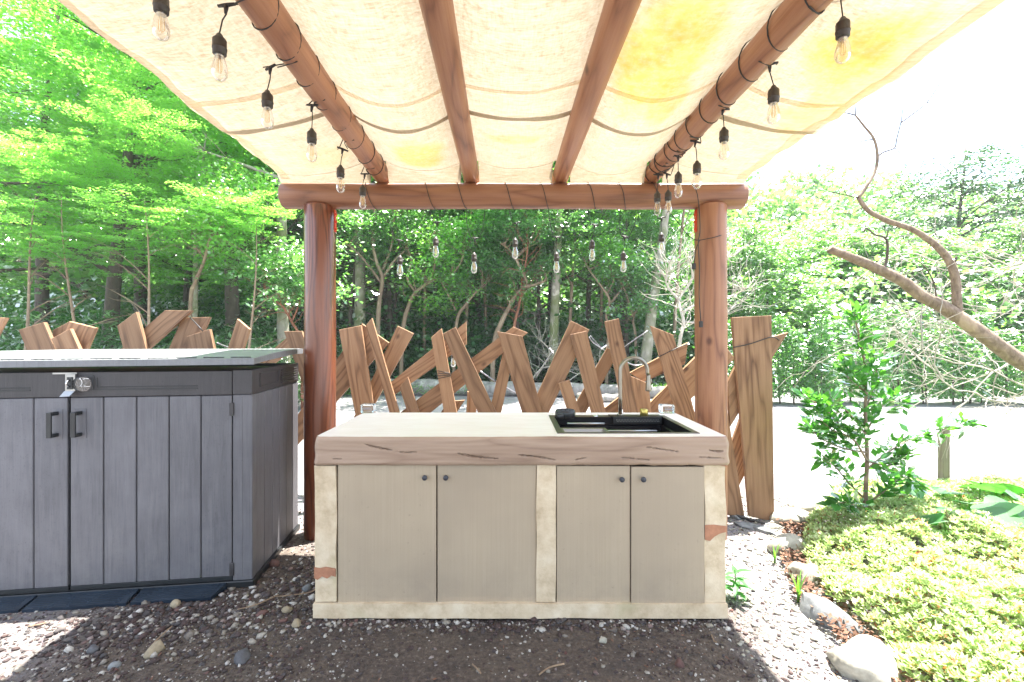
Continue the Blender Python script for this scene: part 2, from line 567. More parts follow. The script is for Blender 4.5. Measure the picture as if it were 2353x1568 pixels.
def m_cloth():
    t = NT('cream_linen')
    v = t.coord(jitter=False)
    # open weave: threads along both directions
    vx = t.coord((0.12, 1, 1), jitter=False)
    vy = t.coord((1, 0.12, 1), jitter=False)
    a = t.noise(vx, 120, 3, 0.7, 0.3)
    b = t.noise(vy, 120, 3, 0.7, 0.3)
    soft = t.noise(t.coord((0.3, 1, 1), jitter=False), 11, 5, 0.65, 1.0)
    f = t.math('ADD', t.math('MULTIPLY', a, 0.5), t.math('MULTIPLY', b, 0.3))
    f = t.math('ADD', f, t.math('MULTIPLY', soft, 0.2))
    tr = t.ramp(f, [(0.36, (0.048, 0.036, 0.024)), (0.455, (0.075, 0.062, 0.044)), (0.58, (0.100, 0.088, 0.068))])
    df = t.ramp(f, [(0.36, (0.38, 0.30, 0.2)), (0.6, (0.44, 0.365, 0.27))])
    # yellow damp stains: (x, y, radius x, radius y)
    sep = t.n('ShaderNodeSeparateXYZ')
    tcn = t.n('ShaderNodeTexCoord')
    t.l(tcn.outputs['Object'], sep.inputs[0])
    wob = t.noise(v, 5, 5, 0.65)
    tot = None
    for (cx, cy, rx, ry, amp) in ((0.6, 1.78, 0.2, 0.42, 1.0), (0.70, 2.06, 0.11, 0.2, 0.75), (1.30, 1.72, 0.17, 0.24, 1.0), (1.42, 2.0, 0.13, 0.45, 0.5),
                                  (-0.56, 2.72, 0.17, 0.24, 0.85), (0.02, 2.62, 0.18, 0.07, 0.5), (-1.15, 2.8, 0.2, 0.15, 0.25),
                                  (0.55, 1.1, 0.25, 0.3, 0.9)):
        dx = t.math('DIVIDE', t.math('SUBTRACT', sep.outputs[0], cx), rx)
        dy = t.math('DIVIDE', t.math('SUBTRACT', sep.outputs[1], cy), ry)
        d = t.math('SQRT', t.math('ADD', t.math('MULTIPLY', dx, dx), t.math('MULTIPLY', dy, dy)))
        d = t.math('ADD', d, t.math('MULTIPLY', t.math('SUBTRACT', wob, 0.5), 1.2))
        k = t.n('ShaderNodeMapRange')
        k.interpolation_type = 'SMOOTHSTEP'
        k.inputs['From Min'].default_value = 1.15; k.inputs['From Max'].default_value = 0.6
        k.inputs['To Min'].default_value = 0; k.inputs['To Max'].default_value = amp
        t.l(d, k.inputs['Value'])
        tot = k.outputs[0] if tot is None else t.math('MAXIMUM', tot, k.outputs[0])
    fine = t.noise(v, 28, 5, 0.7)
    tot = t.math('MULTIPLY', tot, t.ramp(fine, [(0.3, (0.55, 0.55, 0.55)), (0.6, (1, 1, 1))]))
    tr = t.mix(tot, tr, t.mix(t.ramp(t.noise(v, 4.5, 5, 0.7), [(0.35, (0, 0, 0)), (0.65, (1, 1, 1))]), (0.066, 0.049, 0.012), (0.105, 0.088, 0.032)))
    df = t.mix(tot, df, (0.42, 0.27, 0.06))
    d = t.n('ShaderNodeBsdfDiffuse'); t.l(df, d.inputs['Color'])
    x = t.n('ShaderNodeBsdfTranslucent'); t.l(tr, x.inputs['Color'])
    ad = t.n('ShaderNodeAddShader')
    t.l(d.outputs[0], ad.inputs[0]); t.l(x.outputs[0], ad.inputs[1])
    t.l(ad.outputs[0], t.out.inputs['Surface'])
    bn = t.bump(f, 0.3, 0.004)
    t.l(bn, d.inputs['Normal'])
    return t.m


M['cloth'] = m_cloth()


def m_hem():
    t = NT('linen_hem')
    d = t.n('ShaderNodeBsdfDiffuse'); d.inputs['Color'].default_value = (0.3, 0.26, 0.2, 1)
    x = t.n('ShaderNodeBsdfTranslucent'); x.inputs['Color'].default_value = (0.8, 0.71, 0.6, 1)
    ad = t.n('ShaderNodeAddShader')
    t.l(d.outputs[0], ad.inputs[0]); t.l(x.outputs[0], ad.inputs[1])
    t.l(ad.outputs[0], t.out.inputs['Surface'])
    return t.m


M['hem'] = m_hem()


def m_ground():
    t = NT('soil_and_gravel')
    tcn = t.n('ShaderNodeTexCoord')
    sep = t.n('ShaderNodeSeparateXYZ')
    t.l(tcn.outputs['Object'], sep.inputs[0])
    v = t.coord(jitter=False)
    n1 = t.noise(v, 2.5, 5, 0.6)
    n2 = t.noise(v, 45, 5, 0.7)
    n3 = t.noise(v, 0.8, 4, 0.6)
    vo = t.n('ShaderNodeTexVoronoi'); vo.inputs['Scale'].default_value = 70
    t.l(v, vo.inputs['Vector'])
    peb = t.mix(0.35, t.mix(0.75, vo.outputs['Color'], (0.3, 0.3, 0.3), 'MIX'), (0.25, 0.21, 0.19))
    soil = t.ramp(n2, [(0.3, (0.036, 0.027, 0.022)), (0.55, (0.098, 0.074, 0.058)), (0.78, (0.23, 0.19, 0.155))])
    soil = t.mix(t.ramp(n1, [(0.4, (0, 0, 0)), (0.7, (0.5, 0.5, 0.5))]), soil, (0.15, 0.118, 0.085))
    n4 = t.noise(v, 6.5, 5, 0.65, 0.6)
    soil = t.mix(t.ramp(n4, [(0.52, (0, 0, 0)), (0.66, (0.55, 0.55, 0.55))]), soil, (0.045, 0.035, 0.03))
    gravel = t.ramp(t.math('ADD', t.math('MULTIPLY', n2, 0.7), t.math('MULTIPLY', n1, 0.3)), [(0.34, (0.07, 0.065, 0.068)), (0.46, (0.2, 0.19, 0.2)), (0.65, (0.36, 0.35, 0.37))])
    gravel = t.mix(0.25, gravel, peb)
    floor = t.ramp(n2, [(0.3, (0.03, 0.022, 0.012)), (0.7, (0.08, 0.06, 0.03))])
    # lot beyond the fence
    yy = t.math('ADD', sep.outputs[1], t.math('MULTIPLY', t.math('SUBTRACT', n3, 0.5), 1.2))
    lot = t.n('ShaderNodeMapRange')
    lot.inputs['From Min'].default_value = 2.9; lot.inputs['From Max'].default_value = 3.9
    t.l(yy, lot.inputs['Value'])
    xr = t.n('ShaderNodeMapRange')
    xr.inputs['From Min'].default_value = 0.95; xr.inputs['From Max'].default_value = 1.35
    t.l(t.math('ADD', sep.outputs[0], t.math('MULTIPLY', t.math('SUBTRACT', n1, 0.5), 0.5)), xr.inputs['Value'])
    c = t.mix(t.math('MULTIPLY', xr.outputs[0], 0.85), soil, gravel)
    xl_ = t.n('ShaderNodeMapRange')  # sunlit patch at left painted in: soil lightened towards the gravel colour
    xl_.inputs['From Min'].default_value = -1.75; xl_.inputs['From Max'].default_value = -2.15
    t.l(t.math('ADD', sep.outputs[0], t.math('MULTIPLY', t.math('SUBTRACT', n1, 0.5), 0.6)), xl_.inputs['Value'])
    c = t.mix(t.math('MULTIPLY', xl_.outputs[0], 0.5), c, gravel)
    c = t.mix(lot.outputs[0], c, gravel)
    fl = t.n('ShaderNodeMapRange')
    fl.inputs['From Min'].default_value = 11.0; fl.inputs['From Max'].default_value = 12.0
    t.l(yy, fl.inputs['Value'])
    c = t.mix(fl.outputs[0], c, floor)
    h = t.math('ADD', n2, t.math('MULTIPLY', vo.outputs['Distance'], 0.5))
    return t.prin(c, 0.92, normal=t.bump(h, 0.8, 0.02))


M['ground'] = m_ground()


def m_pebble():
    t = NT('mixed_pebbles')
    g = t.n('ShaderNodeNewGeometry')
    c = t.ramp(g.outputs['Random Per Island'], [(0.0, (0.04, 0.03, 0.028)), (0.3, (0.07, 0.04, 0.036)), (0.55, (0.06, 0.055, 0.056)),
                                                 (0.68, (0.12, 0.10, 0.09)), (0.79, (0.3, 0.27, 0.22)), (0.9, (0.58, 0.56, 0.52)), (1.0, (0.12, 0.05, 0.04))])
    n = t.noise(t.coord(jitter=False), 120, 4, 0.7)
    c = t.mix(t.ramp(n, [(0.3, (0.45, 0.45, 0.45)), (0.6, (0, 0, 0))]), c, (0.05, 0.04, 0.035))
    return t.prin(c, 0.88, normal=t.bump(n, 0.5, 0.004))


M['pebble'] = m_pebble()
M['rock_pale'] = m_simple('pale_rock', (0.3, 0.285, 0.235), 0.95, var=0.45, scale=26, bump=1.0)
M['rock_grey'] = m_simple('grey_rock', (0.17, 0.18, 0.185), 0.95, var=0.45, scale=26, bump=1.0)
M['rock_red'] = m_simple('red_brown_rock', (0.12, 0.065, 0.055), 0.95, var=0.35, scale=60, bump=0.8)
M['rock_dark'] = m_simple('dark_grey_rock', (0.085, 0.085, 0.09), 0.95, var=0.35, scale=60, bump=0.8)
M['rock_tan'] = m_simple('tan_rock', (0.3, 0.25, 0.17), 0.9, var=0.3, scale=60, bump=0.6)
M['twig'] = m_bark('twig_bark', (0.2, 0.13, 0.08), (0.36, 0.26, 0.17), 40)
M['dead'] = m_bark('bleached_branch', (0.3, 0.27, 0.22), (0.5, 0.46, 0.39), 30)
M['bare'] = m_bark('warm_branch_bark', (0.11, 0.075, 0.05), (0.3, 0.225, 0.16), 26, 0.6)
M['bark_pale'] = m_bark('pale_bark', (0.2, 0.18, 0.14), (0.38, 0.35, 0.29), 12, moss=(0.1, 0.13, 0.03))
M['bark_dark'] = m_bark('dark_bark', (0.045, 0.035, 0.028), (0.11, 0.085, 0.065), 12)
M['bark_twist'] = m_bark('smooth_tan_bark', (0.15, 0.105, 0.07), (0.3, 0.22, 0.15), 16)
M['bark_red'] = m_bark('red_brown_bark', (0.16, 0.06, 0.03), (0.28, 0.12, 0.07), 16)
M['log_grey'] = m_bark('weathered_log', (0.12, 0.11, 0.1), (0.34, 0.32, 0.3), 7)
M['leaf_maple'] = m_leaf('maple_leaf', (0.05, 0.16, 0.045), (0.13, 0.30, 0.07), (0.34, 0.80, 0.13), 0.10, 0.6, 0.6)
M['leaf_deep'] = m_leaf('evergreen_leaf', (0.03, 0.11, 0.04), (0.075, 0.2, 0.065), (0.2, 0.55, 0.1), 0.18, 0.45, 0.9, 0.32)
M['leaf_far'] = m_leaf('far_leaf', (0.055, 0.15, 0.045), (0.13, 0.28, 0.08), (0.22, 0.52, 0.11), 0.08, 0.5, 0.25)
M['leaf_bamboo'] = m_leaf('bamboo_grass_leaf', (0.02, 0.08, 0.03), (0.045, 0.15, 0.04), (0.08, 0.28, 0.04), 0.12, 0.4, 1.2)
M['leaf_conifer'] = m_leaf('conifer_leaf', (0.05, 0.16, 0.05), (0.10, 0.26, 0.07), (0.16, 0.46, 0.07), 0.05, 0.42, 1.2)
M['leaf_camellia'] = m_leaf('camellia_leaf', (0.02, 0.085, 0.03), (0.045, 0.16, 0.045), (0.12, 0.45, 0.04), 0.10, 0.42, 4.0, 0.25)
M['leaf_azalea'] = m_azalea()
M['leaf_broad'] = m_leaf('butterbur_leaf', (0.04, 0.15, 0.05), (0.08, 0.22, 0.07), (0.08, 0.5, 0.03), 0.07, 0.5, 2.0)
M['leaf_dry'] = m_simple('dry_leaf', (0.15, 0.075, 0.045), 0.85, var=0.5, scale=70)
M['grass'] = m_leaf('grass_blade', (0.08, 0.22, 0.03), (0.14, 0.3, 0.05), (0.16, 0.5, 0.04), 0.05, 0.5, 3)

# ------------------------------------------------------------------ ground
def axis(dense0, dense1, step, far0, far1):
    a = list(np.arange(dense0, dense1, step))
    s = step; p = dense1
    while p < far1:
        a.append(p); s *= 1.22; p += s
    a.append(far1)
    s = step; p = dense0; lo = []
    while p > far0:
        s *= 1.22; p -= s; lo.append(max(p, far0))
    return np.array(sorted(set(lo + a)))


def rise(x, y):
    k = np.clip((y - 17 - 0.12 * np.maximum(x, 0)) / 26.0, 0, 1)
    amp = np.where(x > 6, 11 - np.clip((x - 30) / 12, 0, 6), 13)
    return k * k * (3 - 2 * k) * amp


gx = axis(-3.6, 3.6, 0.03, -260, 260)
gy = axis(0.9, 4.2, 0.03, -40, 420)
GX, GY = np.meshgrid(gx, gy)
GZ = rise(GX, GY)
near = (np.abs(GX) < 4) & (GY > 0.7) & (GY < 4.6)
for i, j in zip(*np.nonzero(near)):
    px, py = float(GX[i, j]), float(GY[i, j])
    GZ[i, j] += 0.012 * mnoise.noise(Vector((px * 2.2, py * 2.2, 0))) + 0.006 * mnoise.noise(Vector((px * 9, py * 9, 3))) + 0.003 * mnoise.noise(Vector((px * 23, py * 23, 5)))
nx, ny = len(gx), len(gy)
V = np.stack([GX.ravel(), GY.ravel(), GZ.ravel()], 1)
idx = np.arange(nx * ny).reshape(ny, nx)
F = np.stack([idx[:-1, :-1].ravel(), idx[:-1, 1:].ravel(), idx[1:, 1:].ravel(), idx[1:, :-1].ravel()], 1)
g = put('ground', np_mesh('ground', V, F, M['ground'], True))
tag(g, kind='structure')


def gz(x, y):
    return 0.012 * mnoise.noise(Vector((x * 2.2, y * 2.2, 0))) + 0.006 * mnoise.noise(Vector((x * 9, y * 9, 3)))


# ------------------------------------------------------------------ pergola of round logs
def log_mesh(length, r, seed, n=28, taper=0.0, cut=0.004):
    m = MB(); segs = max(8, int(length / 0.06))
    vs = []
    for i in range(segs + 1):
        z = length * i / segs
        for k in range(n):
            a = 2 * PI * k / n
            rr = r * (1 - taper * i / segs) * (1 + 0.05 * mnoise.noise(Vector((math.cos(a) * 0.9 + seed * 5, math.sin(a) * 0.9, z * 1.5))) + 0.012 * mnoise.noise(Vector((math.cos(a) * 4 + seed, math.sin(a) * 4, z * 9))))
            if i in (0, segs): rr *= 0.9
            zz = z
            if i == 1: zz = 0.012
            if i == segs - 1: zz = length - 0.012
            vs.append((rr * math.cos(a), rr * math.sin(a), zz))
    fs = [(i * n + k, i * n + (k + 1) % n, (i + 1) * n + (k + 1) % n, (i + 1) * n + k) for i in range(segs) for k in range(n)]
    fs.append(tuple(range(n - 1, -1, -1))); fs.append(tuple(segs * n + k for k in range(n)))
    m.add(vs, fs)
    me = m.mesh('log', M['log'], True)
    return me


perg = thing('pergola', 'pergola of red-brown stained round logs standing over the outdoor kitchen', 'pergola', (0, 3.14, 0))
inv = -Vector((0, 3.14, 0))
BX0, BX1 = -1.575, 1.595
po1 = put('post', log_mesh(2.30, 0.103, 1), perg, (-1.325, 0, -0.03)); po1.data.materials[0] = M['log_red']; po1['label'] = 'darker glossy post, wet-looking and beside the grey shed'
po2 = put('post', log_mesh(2.30, 0.105, 2), perg, (1.372, 0, -0.03)); po2['label'] = 'paler matt post with a cable running down it'
for px in (-1.325, 1.372):
    put('post', log_mesh(2.30, 0.103, 3 + px), perg, (px, -3.34, -0.03))
put('beam', log_mesh(BX1 - BX0, 0.088, 5), perg, (BX0, 0, 2.337), (0, PI / 2, 0))
put('beam', log_mesh(BX1 - BX0, 0.088, 6), perg, (BX0, -3.34, 2.337), (0, PI / 2, 0))
RAF = [(-0.895, -0.845, 0.062), (-0.283, -0.252, 0.056), (0.332, 0.368, 0.058), (0.955, 0.985, 0.062)]
RAF_FRONT = -0.5
for i, (xb, xf, r) in enumerate(RAF):
    # xb at the far beam, xf at Y=1.435
    a = Vector((xb, 3.22, 2.42 + r - 0.004)); d = Vector((xf - xb, 1.435 - 3.14, 0)).normalized()
    L = (a.y - RAF_FRONT) / -d.y
    o = put('rafter', log_mesh(L, r, 11 + i), perg)
    o.location = a + inv
    o.rotation_mode = 'QUATERNION'
    o.rotation_quaternion = d.to_track_quat('Z', 'Y')
# notch shadows are real gaps; orange painted steel straps beside the post heads
for px, s in ((-1.325, 1), (1.372, -1)):
    m = MB(); m.bbox(px + s * 0.104, px + s * 0.109, -0.016, 0.016, 2.09, 2.24, 0.001)
    for zz in (2.11, 2.16, 2.21):
        m.tube([(px + s * 0.109, 0, zz), (px + s * 0.117, 0, zz)], 0.008, 6)
    m.build('strap', M['orange'], perg)


def raf_x(i, y):
    xb, xf, r = RAF[i]
    return xb + (xf - xb) * (3.14 - y) / (3.14 - 1.435)


# ------------------------------------------------------------------ shade cloth
def cloth_z(x, y, sagk=1.0, edge=2.425):
    xs = [-1.555 + 0.02 * math.sin(y * 3.1)] + [raf_x(i, y) for i in range(4)] + [1.575]
    zs = [edge] + [2.42 + 2 * r + 0.004 for (_, _, r) in RAF] + [edge]
    for i in range(5):
        if x <= xs[i + 1] or i == 4:
            t = (x - xs[i]) / (xs[i + 1] - xs[i]); t = min(max(t, 0), 1)
            base = zs[i] + (zs[i + 1] - zs[i]) * t
            amp = (0.085, 0.10, 0.07, 0.115, 0.08)[i]
            amp *= 1 + 0.25 * math.sin(y * (2.3 + 0.4 * i) + i * 1.7)
            if i in (0, 4): amp *= 0.55
            return base - amp * sagk * 4 * t * (1 - t)
    return 2.5


def cloth_sheet(y0, y1, nyy, sagk=1.0, zoff=0.0, wav=0.008, seed=0, x0=-1.555, x1=1.575, endz=None, scallop=0.0, mat='cloth', nxx=200):
    V = []
    for j in range(nyy + 1):
        v = j / nyy
        for i in range(nxx + 1):
            u = i / nxx
            x = x0 + (x1 - x0) * u
            y = y0 + (y1 - y0) * v
            if j == nyy and scallop: pass
            xe = x + 0.012 * mnoise.noise(Vector((seed, y * 4, 2))) * (abs(u - 0.5) * 2) ** 6 * 3
            z = cloth_z(x, y, sagk) + zoff
            z += wav * 0.8 * mnoise.noise(Vector((x * 0.9 + seed, y * 13 + 1.5 * math.sin(x * 2.2), seed))) + wav * mnoise.noise(Vector((x * 1.6 + seed, y * 5.5, seed))) + wav * 0.5 * mnoise.noise(Vector((x * 7 + seed, y * 9, seed)))
            yy = y + scallop * (cloth_z(x, y, 1) - 2.54) * v
            if endz is not None:
                z = z * (1 - v) + endz(x) * v
            if xe < -1.2:
                ed = -1.435 - 0.115 * min(1.1, (y - 1.435) / 1.665)
                xe = -1.2 + (xe + 1.2) * (ed + 1.2) / (-1.555 + 1.2)
            V.append((xe, yy, z))
    F = [(j * (nxx + 1) + i, j * (nxx + 1) + i + 1, (j + 1) * (nxx + 1) + i + 1, (j + 1) * (nxx + 1) + i) for j in range(nyy) for i in range(nxx)]
    return np_mesh('cloth', V, F, M[mat], True)


cl = thing('shade_cloth', 'cream linen awning draped over the pergola rafters, stained yellow on the right', 'awning', (0, 0, 0))
put('cloth_panel', cloth_sheet(-0.45, 2.375, 90, 1.0, 0.0, 0.012, 1), cl)
put('cloth_panel', cloth_sheet(2.335, 3.0, 30, 1.04, 0.012, 0.010, 2), cl)
put('cloth_panel', cloth_sheet(2.996, 3.083, 8, 0.8, 0.016, 0.004, 3, nxx=900, x0=-1.56, x1=1.58, endz=lambda x: 2.408 + max([0.0] + [0.15 * min(1, max(0, (0.061 - abs(x - raf_x(i, 3.14))) / 0.004)) for i in range(4)])), cl)
# doubled seams: narrow second layers that show as darker bands
put('hem', cloth_sheet(2.06, 2.095, 3, 1.0, 0.010, 0.012, 1, mat='hem'), cl)
put('hem', cloth_sheet(1.36, 1.372, 2, 1.0, 0.010, 0.012, 1, mat='hem'), cl)
# folded side hems, a second layer just outside the edge
for (a, b) in ((-1.55, -1.49), (1.50, 1.57)):
    put('hem', cloth_sheet(-0.45, 3.05, 60, 1.0, 0.016, 0.006, 4, x0=a, x1=b, mat='hem'), cl)


# ------------------------------------------------------------------ string lights
def bulb_meshes():
    s = MB()
    s.lathe([(0.0065, 0.0), (0.009, -0.004), (0.012, -0.010), (0.0195, -0.018), (0.0205, -0.022), (0.0205, -0.044), (0.0218, -0.045), (0.0218, -0.050), (0.0205, -0.051), (0.020, -0.066), (0.017, -0.067)], n=14)
    so = s.mesh('socket', M['socket'], True)
    b = MB()
    b.lathe([(0.0135, -0.066), (0.0145, -0.075), (0.0185, -0.09), (0.0225, -0.107), (0.0238, -0.12), (0.0225, -0.133), (0.017, -0.144), (0.009, -0.150), (0.001, -0.152)], n=16, cap=False)
    bo = b.mesh('bulb', M['glass'], True)
    c = MB()
    c.lathe([(0.0128, -0.064), (0.0132, -0.074), (0.010, -0.076)], n=12)
    co = c.mesh('bulb_collar', M['steel'], True)
    f = MB()
    for k in range(4):
        a = k * PI / 2 + 0.4
        f.tube([(0.003 * math.cos(a), 0.003 * math.sin(a), -0.078), (0.0075 * math.cos(a), 0.0075 * math.sin(a), -0.088), (0.0075 * math.cos(a), 0.0075 * math.sin(a), -0.12), (0.003 * math.cos(a), 0.003 * math.sin(a), -0.126)], 0.0010, 5)
    fo = f.mesh('filament', M['filament'])
    t = MB()
    t.tube([(-0.03, 0, 0), (-0.006, 0, 0), (0.006, 0, 0), (0.03, 0, 0)], [0.0045, 0.006, 0.006, 0.0045], 8)
    t.tube([(0, 0, 0), (0, 0, -0.014), (0, 0, -0.03)], [0.007, 0.0065, 0.004], 8)
    to = t.mesh('connector', M['wire'], True)
    return so, bo, co, fo, to


SO, BO, CO_, FO, TO = bulb_meshes()


def lamp(parent, conn, top, lean=(0, 0), yaw=0.0):
    """connector at conn, socket top at 'top'"""
    put('connector', TO, parent, conn, (0.15 * rnd.uniform(-1, 1), 0.25 * rnd.uniform(-1, 1), yaw))
    m = MB()
    c = Vector(conn); t = Vector(top)
    mid = (c + t) / 2 + Vector((0.004 * rnd.uniform(-1, 1), 0.003, 0))
    m.tube([c + Vector((0, 0, -0.028)), mid, t + Vector((0, 0, 0.002))], 0.0022, 6)
    m.build('drop_cord', M['wire'], parent)
    s = put('socket', SO, parent, t, (lean[0], lean[1], rnd.uniform(0, 3)))
    put('bulb_collar', CO_, s)
    put('bulb', BO, s)
    put('filament', FO, s)


def spline(pts, n=8):
    """catmull-rom"""
    pts = [Vector(p) for p in pts]
    out = []
    for i in range(len(pts) - 1):
        p0 = pts[max(0, i - 1)]; p1 = pts[i]; p2 = pts[i + 1]; p3 = pts[min(len(pts) - 1, i + 2)]
        for k in range(n):
            t = k / n
            out.append(0.5 * ((2 * p1) + (p2 - p0) * t + (2 * p0 - 5 * p1 + 4 * p2 - p3) * t * t + (3 * p1 - p0 - 3 * p2 + p3) * t ** 3))
    out.append(pts[-1])
    return out


def coil(i, y0, y1, turns, ph, parent, side):
    r = RAF[i][2] + 0.004
    pts = []
    N = int(turns * 20)
    for k in range(N + 1):
        f = k / N
        y = y0 + (y1 - y0) * f
        wig = 0.03 * math.sin(f * 9 + i)
        a = ph + side * 2 * PI * turns * f
        pts.append((raf_x(i, y) + r * math.cos(a), y + wig, 2.42 + RAF[i][2] + r * math.sin(a)))
    m = MB(); m.tube(pts, 0.0028, 6)
    return m.build('cable', M['wire'], parent, True)


# left rafter string
st = thing('string_lights', 'festoon lights coiled round the left-hand rafter, six bulbs hanging off it', 'string lights', (0, 0, 0), group='festoon strings on the pergola')
coil(0, 0.9, 3.1, 11.2, 0.4, st, -1)
for (cx, cy, tx, ty, Y) in ((395, -70, 370, -20, 1.40), (520, 12, 504, 78, 1.46), (621, 155, 614, 208, 1.79), (717, 242, 716, 296, 2.07), (787, 343, 782, 380, 2.48), (838, 400, 833, 426, 2.88)):
    c = P(cx, cy, Y); t = P(tx, ty, Y)
    t.y = c.y
    lamp(st, c, t, yaw=rnd.uniform(-0.6, 0.6))
    m = MB()
    rx = raf_x(0, Y)
    m.tube(spline([Vector((rx - 0.066, c.y + 0.06, 2.47)), c + Vector((-0.03, 0.03, 0.02)), c + Vector((-0.028, 0, 0))], 5), 0.0025, 6)
    m.tube(spline([c + Vector((0.028, 0, 0)), Vector((rx - 0.03, c.y - 0.015, 2.418)), Vector((rx + 0.03, c.y - 0.04, 2.418))], 5), 0.0025, 6)
    m.build('cable_loop', M['wire'], st)

# right rafter string
st = thing('string_lights', 'festoon lights coiled round the right-hand rafter, seven bulbs bunched near the beam', 'string lights', (0, 0, 0), group='festoon strings on the pergola')
coil(3, 0.9, 3.1, 12.3, 2.4, st, 1)
coil(3, 2.55, 3.05, 3.0, 1.0, st, -1)
for (cx, cy, tx, ty, Y) in ((1935, -40, 1936, 40, 1.50), (1768, 148, 1777, 197, 1.79), (1661, 250, 1663, 293, 2.12), (1598, 326, 1601, 370, 2.44), (1557, 360, 1558, 395, 2.62), (1512, 402, 1510, 440, 2.84), (1532, 400, 1535, 437, 2.80)):
    c = P(cx, cy, Y); t = P(tx, ty, Y); t.y = c.y
    lamp(st, c, t, yaw=rnd.uniform(-0.6, 0.6))
    m = MB(); rx = raf_x(3, Y)
    m.tube(spline([Vector((rx + 0.066, c.y + 0.06, 2.47)), c + Vector((0.04, 0.03, 0.02)), c + Vector((0.028, 0, 0))], 5), 0.0025, 6)
    m.tube(spline([c + Vector((-0.028, 0, 0)), Vector((rx + 0.03, c.y - 0.01, 2.418)), Vector((rx - 0.03, c.y - 0.04, 2.418))], 5), 0.0025, 6)
    m.build('cable_loop', M['wire'], st)

# beam string: cable wrapped over the beam, dropping behind it to each connector
st = thing('string_lights', 'festoon lights wound along the far beam, eight bulbs hanging below it', 'string lights', (0, 0, 0), group='festoon strings on the pergola')
BB = []
for (ox, cu, cv, su, sv) in ((735.3, 873, 740, 880, 905), (735.3, 1290, 540, 1275, 700), (735.3, 1707, 715, 1697, 875), (735.3, 2165, 550, 2150, 715),
                             (1225.5, 258, 705, 252, 870), (1225.5, 675, 570, 645, 735), (1225.5, 1010, 700, 990, 862), (1225.5, 1410, 490, 1410, 655)):
    c = P(ox + cu * 0.2083, 398.3 + cv * 0.2083, 3.30); t = P(ox + su * 0.2083, 398.3 + sv * 0.2083, 3.30)
    BB.append((c, t))
rb = 0.0935
cur = None
tops = [840, 975, 1047, 1155, 1235, 1342, 1411, 1487, 1590]
for k, (c, t) in enumerate(BB):
    lamp(st, c, t, yaw=rnd.uniform(-0.4, 0.4))
    xt = (tops[k] - 1176) * 0.003
    # over the front face of the beam, from the top to the underside, then down to the connector
    pts = []
    for q in range(9):
        a = PI * 0.5 + (PI * 0.98) * q / 8
        pts.append(Vector((xt + 0.075 * q / 8, 3.14 + rb * math.cos(a), 2.337 + rb * math.sin(a))))
    pts += [c + Vector((-0.055, -0.05, 0.10)), c + Vector((-0.028, 0, 0.0))]
    m = MB(); m.tube(spline(pts, 4), 0.0024, 6); m.build('cable', M['wire'], st, True)
    xn = (tops[k + 1] - 1176) * 0.003
    pts = [c + Vector((0.028, 0, 0)), c + Vector((0.06, -0.01, 0.07)), Vector((c.x + 0.08, 3.14 + rb, 2.30)), Vector(((c.x + xn) / 2, 3.14 + rb, 2.36)), Vector((xn, 3.14, 2.337 + rb))]
    m = MB(); m.tube(spline(pts, 6), 0.0024, 6); m.build('cable', M['wire'], st, True)

# supply cable on the right post with its plug
sc_ = thing('supply_cable', 'black cable hanging down the right post with a small plug on its end', 'cable', (0, 0, 0))
y0 = 3.02
m = MB()
pts = [P(1588, 421, 3.04), P(1600, 440, y0), P(1606, 480, y0), P(1608, 530, y0), P(1604, 560, y0), P(1607, 620, y0), P(1606, 680, y0), P(1610, 738, y0)]
m.tube(spline(pts, 5), 0.0028, 6)
pts = [P(1534, 482, 3.12), P(1560, 515, 3.1), P(1580, 540, 3.08), P(1600, 552, 3.04), P(1625, 549, 3.02), P(1650, 543, 3.02), P(1668, 536, 3.10), P(1674, 535, 3.14)]
m.tube(spline(pts, 5), 0.0028, 6)
pts = [P(1607, 552, 3.03), P(1600, 570, 3.04), P(1596, 590, 3.06), P(1594, 606, 3.08)]
m.tube(spline(pts, 5), 0.0026, 6)
m.build('cord', M['wire'], sc_, True)
m = MB()
for q, Yq in (((1610, 745), y0), ((1594, 612), 3.08)):
    c = P(q[0], q[1], Yq)
    m.bbox(c.x - 0.012, c.x + 0.012, c.y - 0.008, c.y + 0.008, c.z - 0.022, c.z + 0.02, 0.004)
m.build('plug', M['wire'], sc_)

# ------------------------------------------------------------------ outdoor kitchen counter
KY = 2.19; KB = 2.90
KX0, KX1 = -0.9505, 1.03
HT = 0.883; TH = 0.137
kc = thing('kitchen_counter', 'outdoor kitchen counter with thick wooden slab top, plastered base and four taupe doors', 'kitchen counter', (0.04, KY, 0))
ki = Vector((-0.04, -KY, 0))


def kx(px, Y=KY): return (px - 1176) * Y / FPX
def kz(py, Y=KY): return EYE - (py - 780) * Y / FPX


# slab: outline follows an uneven sawn edge, front face has real cracks
CR = [((838, 1019), (862, 1026), (905, 1034)), ((912, 1036), (935, 1039), (958, 1037)), ((1045, 1039), (1085, 1047), (1112, 1050), (1147, 1053)),
      ((1183, 1043), (1215, 1046), (1240, 1049), (1276, 1056)), ((1320, 1055), (1345, 1050)), ((1420, 1049), (1440, 1051), (1500, 1057)),
      ((1470, 1024), (1560, 1037)), ((1622, 1033), (1645, 1036), (1664, 1035)), ((760, 1052), (800, 1055)), ((1600, 1049), (1660, 1052))]
CRW = [(kx(a[0]), kz(a[1])) for c in CR for a in c]


